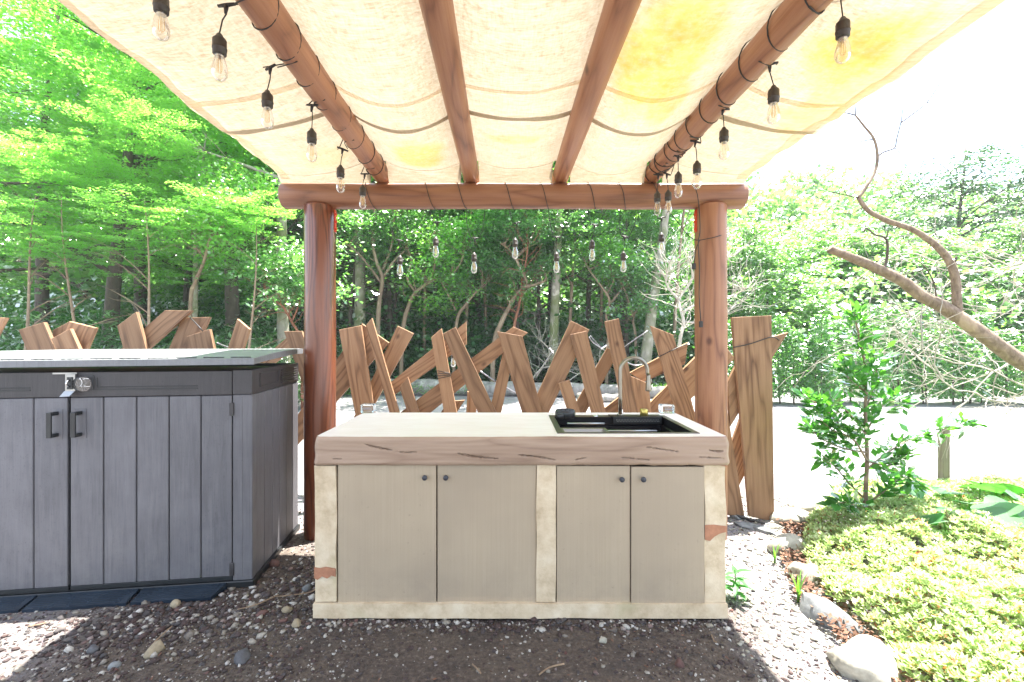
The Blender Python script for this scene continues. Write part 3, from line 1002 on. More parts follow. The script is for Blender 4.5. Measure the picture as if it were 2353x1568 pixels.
def crack_depth(x, z):
    best = 0
    for ci, c in enumerate(CR):
        pts = [(kx(a), kz(b)) for a, b in c]
        if x < pts[0][0] - 0.02 or x > pts[-1][0] + 0.02: continue
        x0, x1 = pts[0][0], pts[-1][0]
        for (a, b) in zip(pts[:-1], pts[1:]):
            dx, dz = b[0] - a[0], b[1] - a[1]
            t = ((x - a[0]) * dx + (z - a[1]) * dz) / (dx * dx + dz * dz)
            t = min(max(t, 0), 1)
            jx = 0.0018 * mnoise.noise(Vector((x * 60, ci, 0)))
            d = math.hypot(x - a[0] - dx * t, z - a[1] - dz * t + jx)
            u = (x - x0) / (x1 - x0)
            wdt = (0.0042 if ci in (0, 2, 3, 7) else 0.0022) * max(0.0, 1 - abs(2 * u - 1) ** 3) * (0.9 + 1.0 * mnoise.noise(Vector((x * 28, ci * 3, 1))))
            if d < wdt:
                best = max(best, 1 - (d / wdt) ** 2)
    return best


def slab():
    m = MB(); nxs = 560; nzs = 40
    ztop = lambda x: HT + 0.0025 * mnoise.noise(Vector((x * 2.5, 1, 0))) + 0.0015 * mnoise.noise(Vector((x * 14, 1, 0)))
    zbot = lambda x: HT - TH + 0.004 * mnoise.noise(Vector((x * 4.5, 9, 0))) + 0.003 * mnoise.noise(Vector((x * 17, 9, 0))) + (0.012 if -0.9 < x < 0.95 else 0) * 0
    def xl(z): return KX0 + 0.004 + 0.012 * mnoise.noise(Vector((z * 14, 3, 0)))
    def xr(z): return KX1 + 0.012 + 0.016 * mnoise.noise(Vector((z * 14, 7, 0)))
    vs = []
    for j in range(nzs + 1):
        v = j / nzs
        for i in range(nxs + 1):
            u = i / nxs
            xa = KX0 + (KX1 + 0.012 - KX0) * u
            z = zbot(xa) + (ztop(xa) - zbot(xa)) * v
            x = xl(z) + (xr(z) - xl(z)) * u
            e = max(0, v - 0.88) / 0.12; e2 = max(0, 0.12 - v) / 0.12
            ex = max(0, 0.012 - u) / 0.012; ex2 = max(0, u - 0.988) / 0.012
            y = KY - 0.018 + 0.010 * (e ** 2 + e2 ** 2) + 0.018 * (ex ** 2 + ex2 ** 2)
            y -= 0.005 * mnoise.noise(Vector((x * 2.2, z * 9, 0))) + 0.0022 * mnoise.noise(Vector((x * 6, z * 60, 0))) * (1 - e)
            cd = crack_depth(x, z)
            y += 0.03 * cd
            vs.append((x, y, z))
    W = nxs + 1
    fs = [(j * W + i, j * W + i + 1, (j + 1) * W + i + 1, (j + 1) * W + i) for j in range(nzs) for i in range(nxs)]
    m.add([Vector(p) + ki for p in vs], fs)
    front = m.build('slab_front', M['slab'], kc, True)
    return vs, W, nzs, nxs


vs, W, nzs, nxs = slab()
# the grain of the slab runs along x, so this part gets its own mapping: turn the mesh
fr = [o for o in kc.children if o.name.startswith('slab_front')][0]
R = Matrix.Rotation(PI / 2, 4, 'Y')
fr.data.transform(R.inverted()); fr.matrix_local = R
# top board with an opening for the sink, sides and back
SX0, SX1, SY0, SY1 = 0.232, 0.924, 2.262, 2.775
m = MB()
top_front = [vs[nzs * W + i] for i in range(0, nxs + 1, 4)]
def back_y(x): return KB + 0.006 * mnoise.noise(Vector((x * 5, 2, 0)))
cols = []
xs = [p[0] for p in top_front]
for (x, y, z) in top_front:
    cols.append((x, y, z))
n = len(cols)
tv = []; tf = []
ys_cut = [SY0, SY1]
for (x, y, z) in cols:
    xb = x
    if x < KX0 + 0.05: xb = KX0 + 0.012
    for q in (y, 2.215, SY0, SY1, back_y(x)):
        xx = x
        tv.append((xx, q, z if q == y else HT))
for i in range(n - 1):
    for k in range(4):
        if k == 2 and cols[i][0] >= SX0 - 0.001 and cols[i + 1][0] <= SX1 + 0.001: continue
        a = i * 5 + k
        tf.append((a, a + 5, a + 6, a + 1))
m.add([Vector(p) + ki for p in tv], tf)
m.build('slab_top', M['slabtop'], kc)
m = MB()
for s, xx in ((0, KX0 + 0.004), (1, KX1 + 0.012)):
    vv = []; K = 12; J = 10
    for a in range(K + 1):
        for b in range(J + 1):
            z = HT - TH + TH * b / J
            vx = (vs[(int(b / J * nzs)) * W + (0 if s == 0 else nxs)])
            bl = min(1, a / 2)
            y = vx[1] + (back_y(xx) - vx[1]) * a / K
            x = vx[0] + 0.006 * mnoise.noise(Vector((y * 9, z * 9, s * 4))) * bl
            vv.append((x, y, z if b not in (0, J) else vx[2] * (1 - bl) + z * bl))
    ff = [(a * (J + 1) + b, (a + 1) * (J + 1) + b, (a + 1) * (J + 1) + b + 1, a * (J + 1) + b + 1) for a in range(K) for b in range(J)]
    m.add([Vector(p) + ki for p in vv], ff)
m.add([Vector(p) + ki for p in [(KX0, KB, HT - TH), (KX1, KB, HT - TH), (KX1, KB, HT - 0.001), (KX0, KB, HT - 0.001), (KX0, KY, HT - TH + 0.004), (KX1, KY, HT - TH + 0.004), (KX1, KB, HT - TH + 0.004), (KX0, KB, HT - TH + 0.004)]], [(0, 1, 2, 3), (4, 5, 6, 7)])
m.build('slab_side', M['slab'], kc, True)


def rough_box(x0, x1, y0, y1, z0, z1, amp=0.006, seed=0, step=0.022, fr_=5.0):
    """plaster block with softly uneven faces"""
    m = MB()
    nxx = max(2, int((x1 - x0) / step)); nyy = max(2, int((y1 - y0) / step)); nzz = max(2, int((z1 - z0) / step))
    def dsp(p, nrm):
        q = Vector(p) * fr_ + Vector((seed, 0, 0))
        k = amp * (mnoise.noise(q) + 0.5 * mnoise.noise(q * 2.7))
        return Vector(p) + Vector((mnoise.noise(q + Vector((9, 0, 0))), mnoise.noise(q + Vector((0, 9, 0))), mnoise.noise(q + Vector((0, 0, 9))))) * amp
    def grid(o, a, b, na, nb):
        vv = []
        for i in range(na + 1):
            for j in range(nb + 1):
                p = Vector(o) + Vector(a) * i / na + Vector(b) * j / nb
                c = Vector(((x0 + x1) / 2, (y0 + y1) / 2, (z0 + z1) / 2))
                # round the long edges a little
                vv.append(dsp(p, None))
        ff = [(i * (nb + 1) + j, (i + 1) * (nb + 1) + j, (i + 1) * (nb + 1) + j + 1, i * (nb + 1) + j + 1) for i in range(na) for j in range(nb)]
        m.add([p + ki for p in vv], ff)
    dx, dy, dz = (x1 - x0, 0, 0), (0, y1 - y0, 0), (0, 0, z1 - z0)
    grid((x0, y0, z0), dx, dz, nxx, nzz); grid((x0, y1, z0), dx, dz, nxx, nzz)
    grid((x0, y0, z0), dy, dz, nyy, nzz); grid((x1, y0, z0), dy, dz, nyy, nzz)
    grid((x0, y0, z0), dx, dy, nxx, nyy); grid((x0, y0, z1), dx, dy, nxx, nyy)
    return m


zt = HT - TH - 0.003
SILL = 0.082
Z0 = 0.014
for (a, b, nm) in ((722, 771, 'pillar'), (1233, 1277, 'pillar'), (1619, 1667, 'pillar')):
    m = rough_box(kx(a), kx(b), KY + 0.002, KB - 0.03, SILL + 0.001, zt, 0.006, a)
    m.build(nm, M['plaster'], kc, True)
rough_box(KX0 - 0.003, KX1 + 0.003, KY - 0.012, KB - 0.03, Z0, SILL, 0.004, 5, 0.03).build('sill', M['plaster'], kc, True)
rough_box(KX0 + 0.02, KX1 - 0.02, KB - 0.07, KB - 0.035, SILL, zt, 0.003, 8, 0.08).build('back_wall', M['plaster'], kc, True)
m = MB(); m.box(KX0 + 0.03, KX1 - 0.03, KY + 0.03, KB - 0.05, -0.02, Z0 + 0.004, Matrix.Translation(ki)); m.build('plinth', M['rock_dark'], kc)
# worn patches with bare terracotta showing
def patch(pts, Y):
    m = MB(); c = [Vector((kx(x), Y, kz(y))) for x, y in pts]
    back = [p + Vector((0, 0.006, 0)) for p in c]
    n = len(c)
    m.add([p + ki for p in c + back], [tuple(range(n))] + [(i, (i + 1) % n, n + (i + 1) % n, n + i) for i in range(n)])
    return m.build('bare_patch', M['terra'], kc)
patch([(722, 1304), (735, 1306), (748, 1303), (771, 1307), (771, 1325), (762, 1322), (752, 1329), (740, 1324), (730, 1332), (722, 1328)], KY - 0.0045)
patch([(1619, 1207), (1640, 1206), (1667, 1209), (1667, 1222), (1652, 1226), (1640, 1233), (1630, 1243), (1619, 1240)], KY - 0.0045)
patch([(1640, 1062), (1667, 1060), (1668, 1072), (1655, 1070)], KY - 0.0045)

for (a, b, z1p, z0p, kn, yo) in ((775, 1001, 1069, 1393, 977, 0.0), (1004, 1232, 1070, 1393, 1025, 0.003), (1279, 1448, 1072, 1393, 1427, 0.0), (1450, 1618, 1073, 1397, 1476, -0.008)):
    yd = KY + 0.006 + yo
    m = MB(); m.bbox(kx(a), kx(b), yd, yd + 0.018, kz(z0p), kz(z1p) , 0.0015)
    m.v = [tuple(Vector(p) + ki) for p in m.v]
    d = m.build('door', M['door'], kc)
    kp = P(kn, 1096 if kn < 1100 else 1100, yd)
    m = MB()
    m.tube([(0, 0.002, 0), (0, -0.012, 0)], 0.0055, 10)
    m.tube([(0, -0.012, 0), (0, -0.014, 0), (0, -0.022, 0), (0, -0.024, 0)], [0.011, 0.0125, 0.0125, 0.0105], 16)
    m.build('knob', M['knob'], d, True, loc=kp + ki)

# ------------------------------------------------------------------ sink set into the slab
SKX0, SKX1, SKY0, SKY1 = 0.224, 0.930, 2.252, 2.785
sk = thing('kitchen_sink', 'black drop-in sink with dark steel rim at the right end of the countertop', 'sink', ((SKX0 + SKX1) / 2, (SKY0 + SKY1) / 2, HT))
si = -Vector(sk.location)
bx0, bx1, by0, by1 = SKX0 + 0.03, SKX1 - 0.03, SKY0 + 0.022, SKY1 - 0.065


def SB(m):
    m.v = [tuple(Vector(p) + si) for p in m.v]; return m


zr = HT + 0.0035
m = MB()
m.bbox(SKX0, SKX1, SKY0, by0, HT - 0.0005, zr, 0.001); m.bbox(SKX0, SKX1, by1, SKY1, HT - 0.0005, zr, 0.001)
m.bbox(SKX0, bx0, by0, by1, HT - 0.0005, zr, 0.001); m.bbox(bx1, SKX1, by0, by1, HT - 0.0005, zr, 0.001)
SB(m).build('rim', M['rim'], sk)
m = MB()
zb = HT - 0.21
def quadwall(a, b, c, d): m.add([a, b, c, d], [(0, 1, 2, 3)])
t_ = 0.012
o0 = [(bx0, by0, zr - 0.001), (bx1, by0, zr - 0.001), (bx1, by1, zr - 0.001), (bx0, by1, zr - 0.001)]
o1 = [(bx0, by0, HT - 0.045), (bx1, by0, HT - 0.045), (bx1, by1, HT - 0.045), (bx0, by1, HT - 0.045)]
o2 = [(bx0 + t_, by0 + t_, HT - 0.049), (bx1 - t_, by0 + t_, HT - 0.049), (bx1 - t_, by1 - t_, HT - 0.049), (bx0 + t_, by1 - t_, HT - 0.049)]
o3 = [(bx0 + t_ + .004, by0 + t_ + .004, zb), (bx1 - t_ - .004, by0 + t_ + .004, zb), (bx1 - t_ - .004, by1 - t_ - .004, zb), (bx0 + t_ + .004, by1 - t_ - .004, zb)]
fs = []
for L in range(3):
    for k in range(4):
        fs.append((L * 4 + k, L * 4 + (k + 1) % 4, L * 4 + 4 + (k + 1) % 4, L * 4 + 4 + k))
fs.append((12, 13, 14, 15))
m.add(o0 + o1 + o2 + o3, fs)
SB(m).build('basin', M['sinkblack'], sk)
# stainless colander tray and rails
m = MB()
tx0, tx1, ty0, ty1 = bx0 + 0.004, bx0 + 0.245, by0 + 0.006, by0 + 0.16
zt_ = HT - 0.006
for (a, b, c, d) in ((tx0, tx1, ty0, ty0 + 0.012), (tx0, tx1, ty1 - 0.012, ty1), (tx0, tx0 + 0.012, ty0 + 0.012, ty1 - 0.012), (tx1 - 0.014, tx1, ty0 + 0.012, ty1 - 0.012)):
    m.bbox(a, b, c, d, zt_ - 0.006, zt_, 0.002)
m.add([(tx0 + .012, ty0 + .012, zt_ - .004), (tx1 - .014, ty0 + .012, zt_ - .004), (tx1 - .014, ty1 - .012, zt_ - .004), (tx0 + .012, ty1 - .012, zt_ - .004),
       (tx0 + .03, ty0 + .03, zt_ - .05), (tx1 - .03, ty0 + .03, zt_ - .05), (tx1 - .03, ty1 - .03, zt_ - .05), (tx0 + .03, ty1 - .03, zt_ - .05)],
      [(0, 1, 5, 4), (1, 2, 6, 5), (2, 3, 7, 6), (3, 0, 4, 7), (4, 5, 6, 7)])
SB(m).build('tray', M['steel'], sk)
m = MB()
m.tube([(bx0 + 0.06, by0 + 0.31, HT - 0.012), (bx0 + 0.27, by0 + 0.31, HT - 0.012)], 0.006, 8)
m.tube([(bx0 + 0.25, by0 + 0.19, HT - 0.03), (bx0 + 0.53, by0 + 0.19, HT - 0.03)], 0.006, 8)
SB(m).build('rail', M['steel'], sk, True)
# waterfall outlet with pierced strip
fy = 2.742
m = MB()
m.bbox(0.585, 0.895, by1 - 0.022, by1 + 0.052, zr, zr + 0.006, 0.002)
SB(m).build('tap_plate', M['sinkblack'], sk)
m = MB(); m.bbox(0.60, 0.885, by1 - 0.028, by1 - 0.022, HT - 0.032, zr + 0.004, 0.001)
wf = SB(m).build('waterfall_outlet', M['black'], sk)
m = MB()
for r_ in range(2):
    for k in range(28):
        x = 0.618 + k * 0.0091 + (0.0045 if r_ else 0)
        z = HT - 0.010 - r_ * 0.008
        m.add([(x - 0.0032, by1 - 0.0285, z), (x, by1 - 0.0285, z - 0.0035), (x + 0.0032, by1 - 0.0285, z), (x, by1 - 0.0285, z + 0.0035)], [(0, 1, 2, 3)])
h = SB(m).build('hole_rows', M['steel'], wf); h.matrix_parent_inverse = Matrix()
# faucet
fx = 0.652
m = MB()
m.lathe([(0.02, 0), (0.02, 0.006), (0.0125, 0.010)], (fx, fy, zr + 0.006), 16)
R_ = 0.082
zc = 1.157
pts = [(fx, fy, zr + 0.008), (fx, fy, 1.0), (fx, fy, 1.08), (fx, fy, zc)]
for k in range(1, 17):
    a = PI - PI * k / 16 * 1.02
    pts.append((fx + R_ + R_ * math.cos(a), fy, zc + R_ * math.sin(a)))
pts.append((fx + 2 * R_ + 0.002, fy, zc - 0.022))
m.tube(pts, 0.0112, 14)
fa = SB(m).build('faucet', M['nickel'], sk, True)
ex = fx + 2 * R_ + 0.002
m = MB()
m.lathe([(0.0118, 1.134), (0.0125, 1.13), (0.0128, 1.11), (0.0155, 1.08), (0.0185, 1.045), (0.0175, 1.038), (0.014, 1.037)], (ex + 0.004, fy, 0), 18)
m.bbox(ex + 0.016, ex + 0.024, fy - 0.006, fy + 0.006, 1.082, 1.112, 0.003)
SB(m).build('spray_head', M['nickel'], fa, True)
m = MB()
m.lathe([(0.0225, 0), (0.0235, 0.002), (0.0235, 0.034), (0.0215, 0.037), (0.0, 0.037)], (0.795, 2.742, zr + 0.006), 28, cap=False)
SB(m).build('tap_knob', M['brass'], sk, True)
for xx in (0.505, 0.865):
    m = MB(); m.lathe([(0.014, 0), (0.014, 0.003), (0.010, 0.0045), (0.006, 0.002), (0.0, 0.002)], (xx, 2.752, zr), 16, cap=False)
    SB(m).build('drain_button', M['chrome'], sk, True)
# cup rinser: round black body with star grille
m = MB(); m.lathe([(0.056, 0), (0.060, 0.004), (0.060, 0.036), (0.057, 0.042), (0.050, 0.042), (0.049, 0.034), (0.0, 0.034)], (0.316, 2.705, zr), 32, cap=False)
m.bbox(0.262, 0.30, 2.635, 2.66, zr, zr + 0.032, 0.006)
cr_ = SB(m).build('cup_rinser', M['black'], sk, True)
m = MB()
for k in range(5):
    a = 2 * PI * k / 5 + 0.3
    m.tube([(0.316 + 0.008 * math.cos(a), 2.705 + 0.008 * math.sin(a), zr + 0.043), (0.316 + 0.05 * math.cos(a), 2.705 + 0.05 * math.sin(a), zr + 0.043)], 0.003, 6)
    b = a + PI / 5
    m.tube([(0.316 + 0.03 * math.cos(a), 2.705 + 0.03 * math.sin(a), zr + 0.043), (0.316 + 0.042 * math.cos(b), 2.705 + 0.042 * math.sin(b), zr + 0.043), (0.316 + 0.03 * math.cos(a + 2 * PI / 5), 2.705 + 0.03 * math.sin(a + 2 * PI / 5), zr + 0.043)], 0.0022, 6)
ring = [(0.316 + 0.052 * math.cos(2 * PI * k / 28), 2.705 + 0.052 * math.sin(2 * PI * k / 28), zr + 0.043) for k in range(29)]
m.tube(ring, 0.003, 6)
SB(m).build('grille', M['knob'], cr_, True)

# glass blocks
for (x, y, w_, lab) in ((842, 950, 0.082, 'clear glass block at the left back corner of the countertop'), (1535, 951, 0.084, 'clear glass block behind the sink, beside the right post')):
    Yb = 0.467 * FPX / (y - 780)
    c = P(x, y, Yb)
    gb = thing('glass_block', lab, 'glass block', (c.x, Yb + 0.03, HT + 0.001), group='glass blocks on the countertop')
    m = MB(); m.bbox(-w_ / 2, w_ / 2, -0.035, 0.035, 0, 0.053, 0.006); m.build('block', M['block'], gb)
    m = MB()
    for q in range(7):
        xx = -0.024 + q * 0.0075
        m.box(xx, xx + 0.005, -0.0362, -0.0356, 0.024, 0.031)
    m.box(-0.022, 0.024, -0.0362, -0.0356, 0.036, 0.0375)
    m.build('etched_mark', M['ink'], gb)

# ------------------------------------------------------------------ grey storage shed
SA = math.radians(7.5)
sh = thing('storage_shed', 'low grey resin storage shed with double plank doors and a lift-up lid', 'storage shed', (-1.42, 2.49, 0), SA)
SW, SD, SH = 1.80, 0.76, 1.183      # local x runs from -SW to 0, y from 0 to SD
HB = 1.048                          # underside of the header band
m = MB(); m.box(-SW + 0.02, -0.02, 0.03, SD - 0.02, 0.02, SH - 0.02); m.build('body_core', M['shed_dark'], sh)
m = MB(); m.bbox(-SW - 0.01, 0.01, -0.01, SD, 0.0, 0.035, 0.004); m.build('base', M['black'], sh)
for a, b in ((-0.100, 0.0), (-SW, -SW + 0.1)):
    m = MB(); m.bbox(a, b, 0.0, 0.05, 0.036, HB, 0.003); m.bbox(a + 0.045, a + 0.049, -0.0015, 0.002, 0.05, HB - 0.01, 0.001)
    m.build('corner_post', M['shed'], sh)
    m = MB(); m.bbox(a, b, -0.004, 0.05, HB + 0.001, SH, 0.003); m.build('corner_cap', M['shed_dark'], sh)


def shed_door(x0, x1, hx, hinge):
    # x0<x1 ; hx is the handle x
    m = MB(); m.bbox(x0, x1, -0.004, 0.02, HB, SH - 0.004, 0.003)
    d = m.build('door', M['shed_dark'], sh)
    # header inset: black strips paint in the shade of its L-shaped recess
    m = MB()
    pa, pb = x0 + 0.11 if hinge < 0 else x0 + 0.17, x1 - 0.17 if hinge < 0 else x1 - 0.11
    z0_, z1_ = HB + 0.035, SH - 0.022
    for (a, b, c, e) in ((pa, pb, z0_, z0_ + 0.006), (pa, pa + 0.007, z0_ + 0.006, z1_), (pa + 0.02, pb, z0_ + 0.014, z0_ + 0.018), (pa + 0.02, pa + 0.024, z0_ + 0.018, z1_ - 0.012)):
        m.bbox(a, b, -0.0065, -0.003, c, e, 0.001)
    m.build('groove_shade', M['black'], d)
    np_ = 5
    wd = (x1 - x0) / np_
    for k in range(np_):
        m = MB(); m.bbox(x0 + k * wd + 0.0025, x0 + (k + 1) * wd - 0.0025, 0.0, 0.02, 0.062, HB - 0.003, 0.003)
        m.build('plank', M['shed'], d)
    m = MB(); m.box(x0 + 0.004, x1 - 0.004, 0.012, 0.024, 0.062, HB - 0.003); m.build('backing', M['black'], d)
    m = MB(); m.bbox(x0, x1, 0.002, 0.022, 0.037, 0.060, 0.002); m.build('bottom_rail', M['black'], d)
    # square C handle
    m = MB()
    zc0, zc1 = 0.845, 0.975
    m.bbox(hx - 0.012, hx + 0.012, -0.05, -0.04, zc0, zc1, 0.002)
    m.bbox(hx - 0.012, hx + 0.012, -0.04, 0.0, zc1 - 0.018, zc1, 0.002)
    m.bbox(hx - 0.012, hx + 0.012, -0.04, 0.0, zc0, zc0 + 0.018, 0.002)
    m.build('handle', M['black'], d)
    m = MB(); m.bbox(hx - 0.03, hx + 0.03, -0.0025, 0.0, zc0 - 0.012, zc1 + 0.012, 0.001); m.build('handle_plate', M['shed'], d)
    for zz in (0.10, 0.97):
        m = MB(); m.bbox(hinge - 0.011, hinge + 0.011, -0.008, 0.0, zz - 0.035, zz + 0.035, 0.002); m.build('hinge', M['shed_dark'], d)
    return d


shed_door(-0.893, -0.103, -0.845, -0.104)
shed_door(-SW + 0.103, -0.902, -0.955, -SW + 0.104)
# right side wall
m = MB(); m.bbox(-0.03, -0.002, 0.051, SD, HB + 0.001, SH, 0.003)
z0_, z1_ = HB + 0.03, SH - 0.025
sd = m.build('side_header', M['shed_dark'], sh)
m = MB()
m.bbox(-0.003, 0.003, 0.10, 0.40, z0_, z0_ + 0.008, 0.001); m.bbox(-0.003, 0.003, 0.10, 0.40, z1_ - 0.008, z1_, 0.001)
m.bbox(-0.003, 0.003, 0.10, 0.11, z0_ + 0.008, z1_ - 0.008, 0.001); m.bbox(-0.003, 0.003, 0.385, 0.40, z0_ + 0.008, z1_ - 0.008, 0.001)
m.build('panel_moulding', M['shed_dark'], sd)
m = MB()
for k in range(6): m.bbox(-0.003, 0.004, 0.43, 0.72, z0_ - 0.01 + k * 0.016, z0_ - 0.002 + k * 0.016, 0.001)
m.build('vent_slats', M['shed_dark'], sd)
wd = (SD - 0.055) / 6
for k in range(6):
    m = MB(); m.bbox(-0.022, -0.003, 0.052 + k * wd + 0.002, 0.052 + (k + 1) * wd - 0.002, 0.036, HB - 0.002, 0.003)
    m.build('side_plank', M['shed'], sh)
m = MB(); m.box(-SW, -SW + 0.02, 0.05, SD - 0.02, 0.036, SH - 0.001); m.box(-SW, -0.02, SD - 0.02, SD, 0.036, SH - 0.001); m.build('rear_wall', M['shed'], sh)
# lid
m = MB()
N = 66
lv = []; 
def lid_z(u, v):   # u 0..1 left to right, v front to back
    z = 1.236 + 0.046 * math.sin(min(1, v) * PI * 0.5) + 0.012 * u * (1 - v)
    z -= 0.010 * max(0, 0.25 - u) * 4 * v
    return z
LX0, LX1, LY0, LY1 = -SW - 0.035, 0.022, -0.035, SD + 0.02
NU, NV = 120, 14
for j in range(NV + 1):
    for i in range(NU + 1):
        u, v = i / NU, j / NV
        ridge = 0.0022 if (i % 2) else 0.0
        lv.append((LX0 + (LX1 - LX0) * u, LY0 + (LY1 - LY0) * v, lid_z(u, v) + ridge * (0 if j in (0, NV) else 1)))
Wd = NU + 1
lf = [(j * Wd + i, j * Wd + i + 1, (j + 1) * Wd + i + 1, (j + 1) * Wd + i) for j in range(NV) for i in range(NU)]
m.add(lv, lf)
LT = 0.034
rim = [(i, 0) for i in range(NU + 1)] + [(NU, j) for j in range(1, NV + 1)] + [(i, NV) for i in range(NU - 1, -1, -1)] + [(0, j) for j in range(NV - 1, 0, -1)]
rv = []
for (i, j) in rim:
    p = lv[j * Wd + i]; rv.append(p); rv.append((p[0], p[1], p[2] - LT))
nn = len(rim)
m.add(rv, [(2 * k, 2 * k + 1, (2 * ((k + 1) % nn)) + 1, 2 * ((k + 1) % nn)) for k in range(nn)] + [tuple(2 * k + 1 for k in range(nn))])
lid = m.build('lid', M['lid'], sh)
for k in range(13):
    x = -SW + 0.05 + k * 0.137
    u = (x - LX0) / (LX1 - LX0)
    z = lid_z(u, 0.05) + 0.0035
    m = MB(); m.bbox(x, x + 0.102, -0.012, -0.004, z - 0.003, z + 0.0015, 0.0005)
    m.build('lid_slot', M['black'], lid)
# hasp, combination lock and clear guard disc, at the door gap
hp = thing('padlock', 'metal hasp and black round lock with a clear printed disc on the shed doors', 'padlock', (0, 0, 0))
hp.matrix_world = Matrix.Translation((-1.42, 2.49, 0)) @ Matrix.Rotation(SA, 4, 'Z')
hx = -0.865
m = MB()
m.bbox(hx - 0.10, hx + 0.012, -0.012, -0.006, 1.168, 1.178, 0.001)
m.bbox(hx - 0.028, hx + 0.018, -0.03, -0.026, 1.082, 1.170, 0.002)
m.add([(hx - 0.03, -0.032, 1.083), (hx + 0.018, -0.032, 1.083), (hx + 0.006, -0.05, 1.058), (hx - 0.036, -0.055, 1.056),
       (hx - 0.03, -0.028, 1.083), (hx + 0.018, -0.028, 1.083), (hx + 0.006, -0.046, 1.056), (hx - 0.036, -0.051, 1.054)],
      [(0, 1, 2, 3), (4, 7, 6, 5), (0, 4, 5, 1), (1, 5, 6, 2), (2, 6, 7, 3), (3, 7, 4, 0)])
m.build('hasp', M['steel'], hp)
m = MB(); m.bbox(hx - 0.018, hx + 0.008, -0.034, -0.030, 1.092, 1.155, 0.002); m.build('hasp_slot', M['black'], hp)
m = MB()
sp = [(hx - 0.006 + 0.0, -0.036 - 0.016 * math.sin(PI * k / 8), 1.105 + 0.036 * k / 8) for k in range(9)]
m.tube(sp, 0.0045, 8); m.build('staple', M['chrome'], hp, True)
m = MB(); m.tube([(hx + 0.035, -0.006, 1.118), (hx + 0.035, -0.010, 1.118), (hx + 0.035, -0.028, 1.118), (hx + 0.035, -0.030, 1.118)], [0.033, 0.036, 0.036, 0.033], 28)
m.build('lock_body', M['black'], hp)
m = MB(); m.tube([(hx + 0.058, -0.0325, 1.118), (hx + 0.058, -0.0305, 1.118)], 0.038, 28)
m.build('clear_disc', M['glass'], hp)
pr = MB()
for (xa, za, xb, zb_) in ((0.066, 1.146, 0.084, 1.146), (0.07, 1.106, 0.09, 1.106)):
    pr.box(hx + xa, hx + xb, -0.0340, -0.0335, za - 0.0012, za + 0.0012)
for (xc, zc_, rr) in ((0.062, 1.146, 0.004), (0.044, 1.147, 0.003), (0.066, 1.107, 0.003), (0.052, 1.106, 0.003)):
    pr.tube([(hx + xc + rr * math.cos(2 * PI * k / 10), -0.034, zc_ + rr * math.sin(2 * PI * k / 10)) for k in range(11)], 0.0009, 4)
pr.tube([(hx + 0.044 + 0.010 * math.sin(PI * k / 8), -0.034, 1.106 + 0.041 * k / 8) for k in range(9)], 0.0012, 4)
pr.build('printed_marks', M['white'], hp)
# threshold ramp, ribbed glossy black resin
rp = thing('threshold_ramp', 'black ribbed threshold ramp along the foot of the shed doors', 'ramp', (0, 0, 0))
rp.matrix_world = Matrix.Translation((-1.42, 2.49, 0)) @ Matrix.Rotation(SA, 4, 'Z')
for (a, b) in ((-1.78, -1.42), (-1.415, -1.035), (-1.02, -0.555), (-0.535, -0.125)):
    m = MB()
    m.add([(a, -0.012, 0.034), (b, -0.012, 0.034), (b + (0 if b < -0.2 else -0.03), -0.115, 0.016), (a, -0.115, 0.016),
           (a, -0.012, 0.0), (b, -0.012, 0.0), (b + (0 if b < -0.2 else -0.03), -0.115, 0.0), (a, -0.115, 0.0)],
          [(0, 3, 2, 1), (3, 7, 6, 2), (0, 1, 5, 4), (1, 2, 6, 5), (0, 4, 7, 3)])
    for k in range(7):
        y = -0.022 - k * 0.013; z = 0.034 - (0.018 * (-0.012 - y) / 0.103)
        m.box(a + 0.004, b - 0.034, y, y + 0.004, z - 0.001, z + 0.0025)
    m.build('ramp_section', M['ramp'], rp)

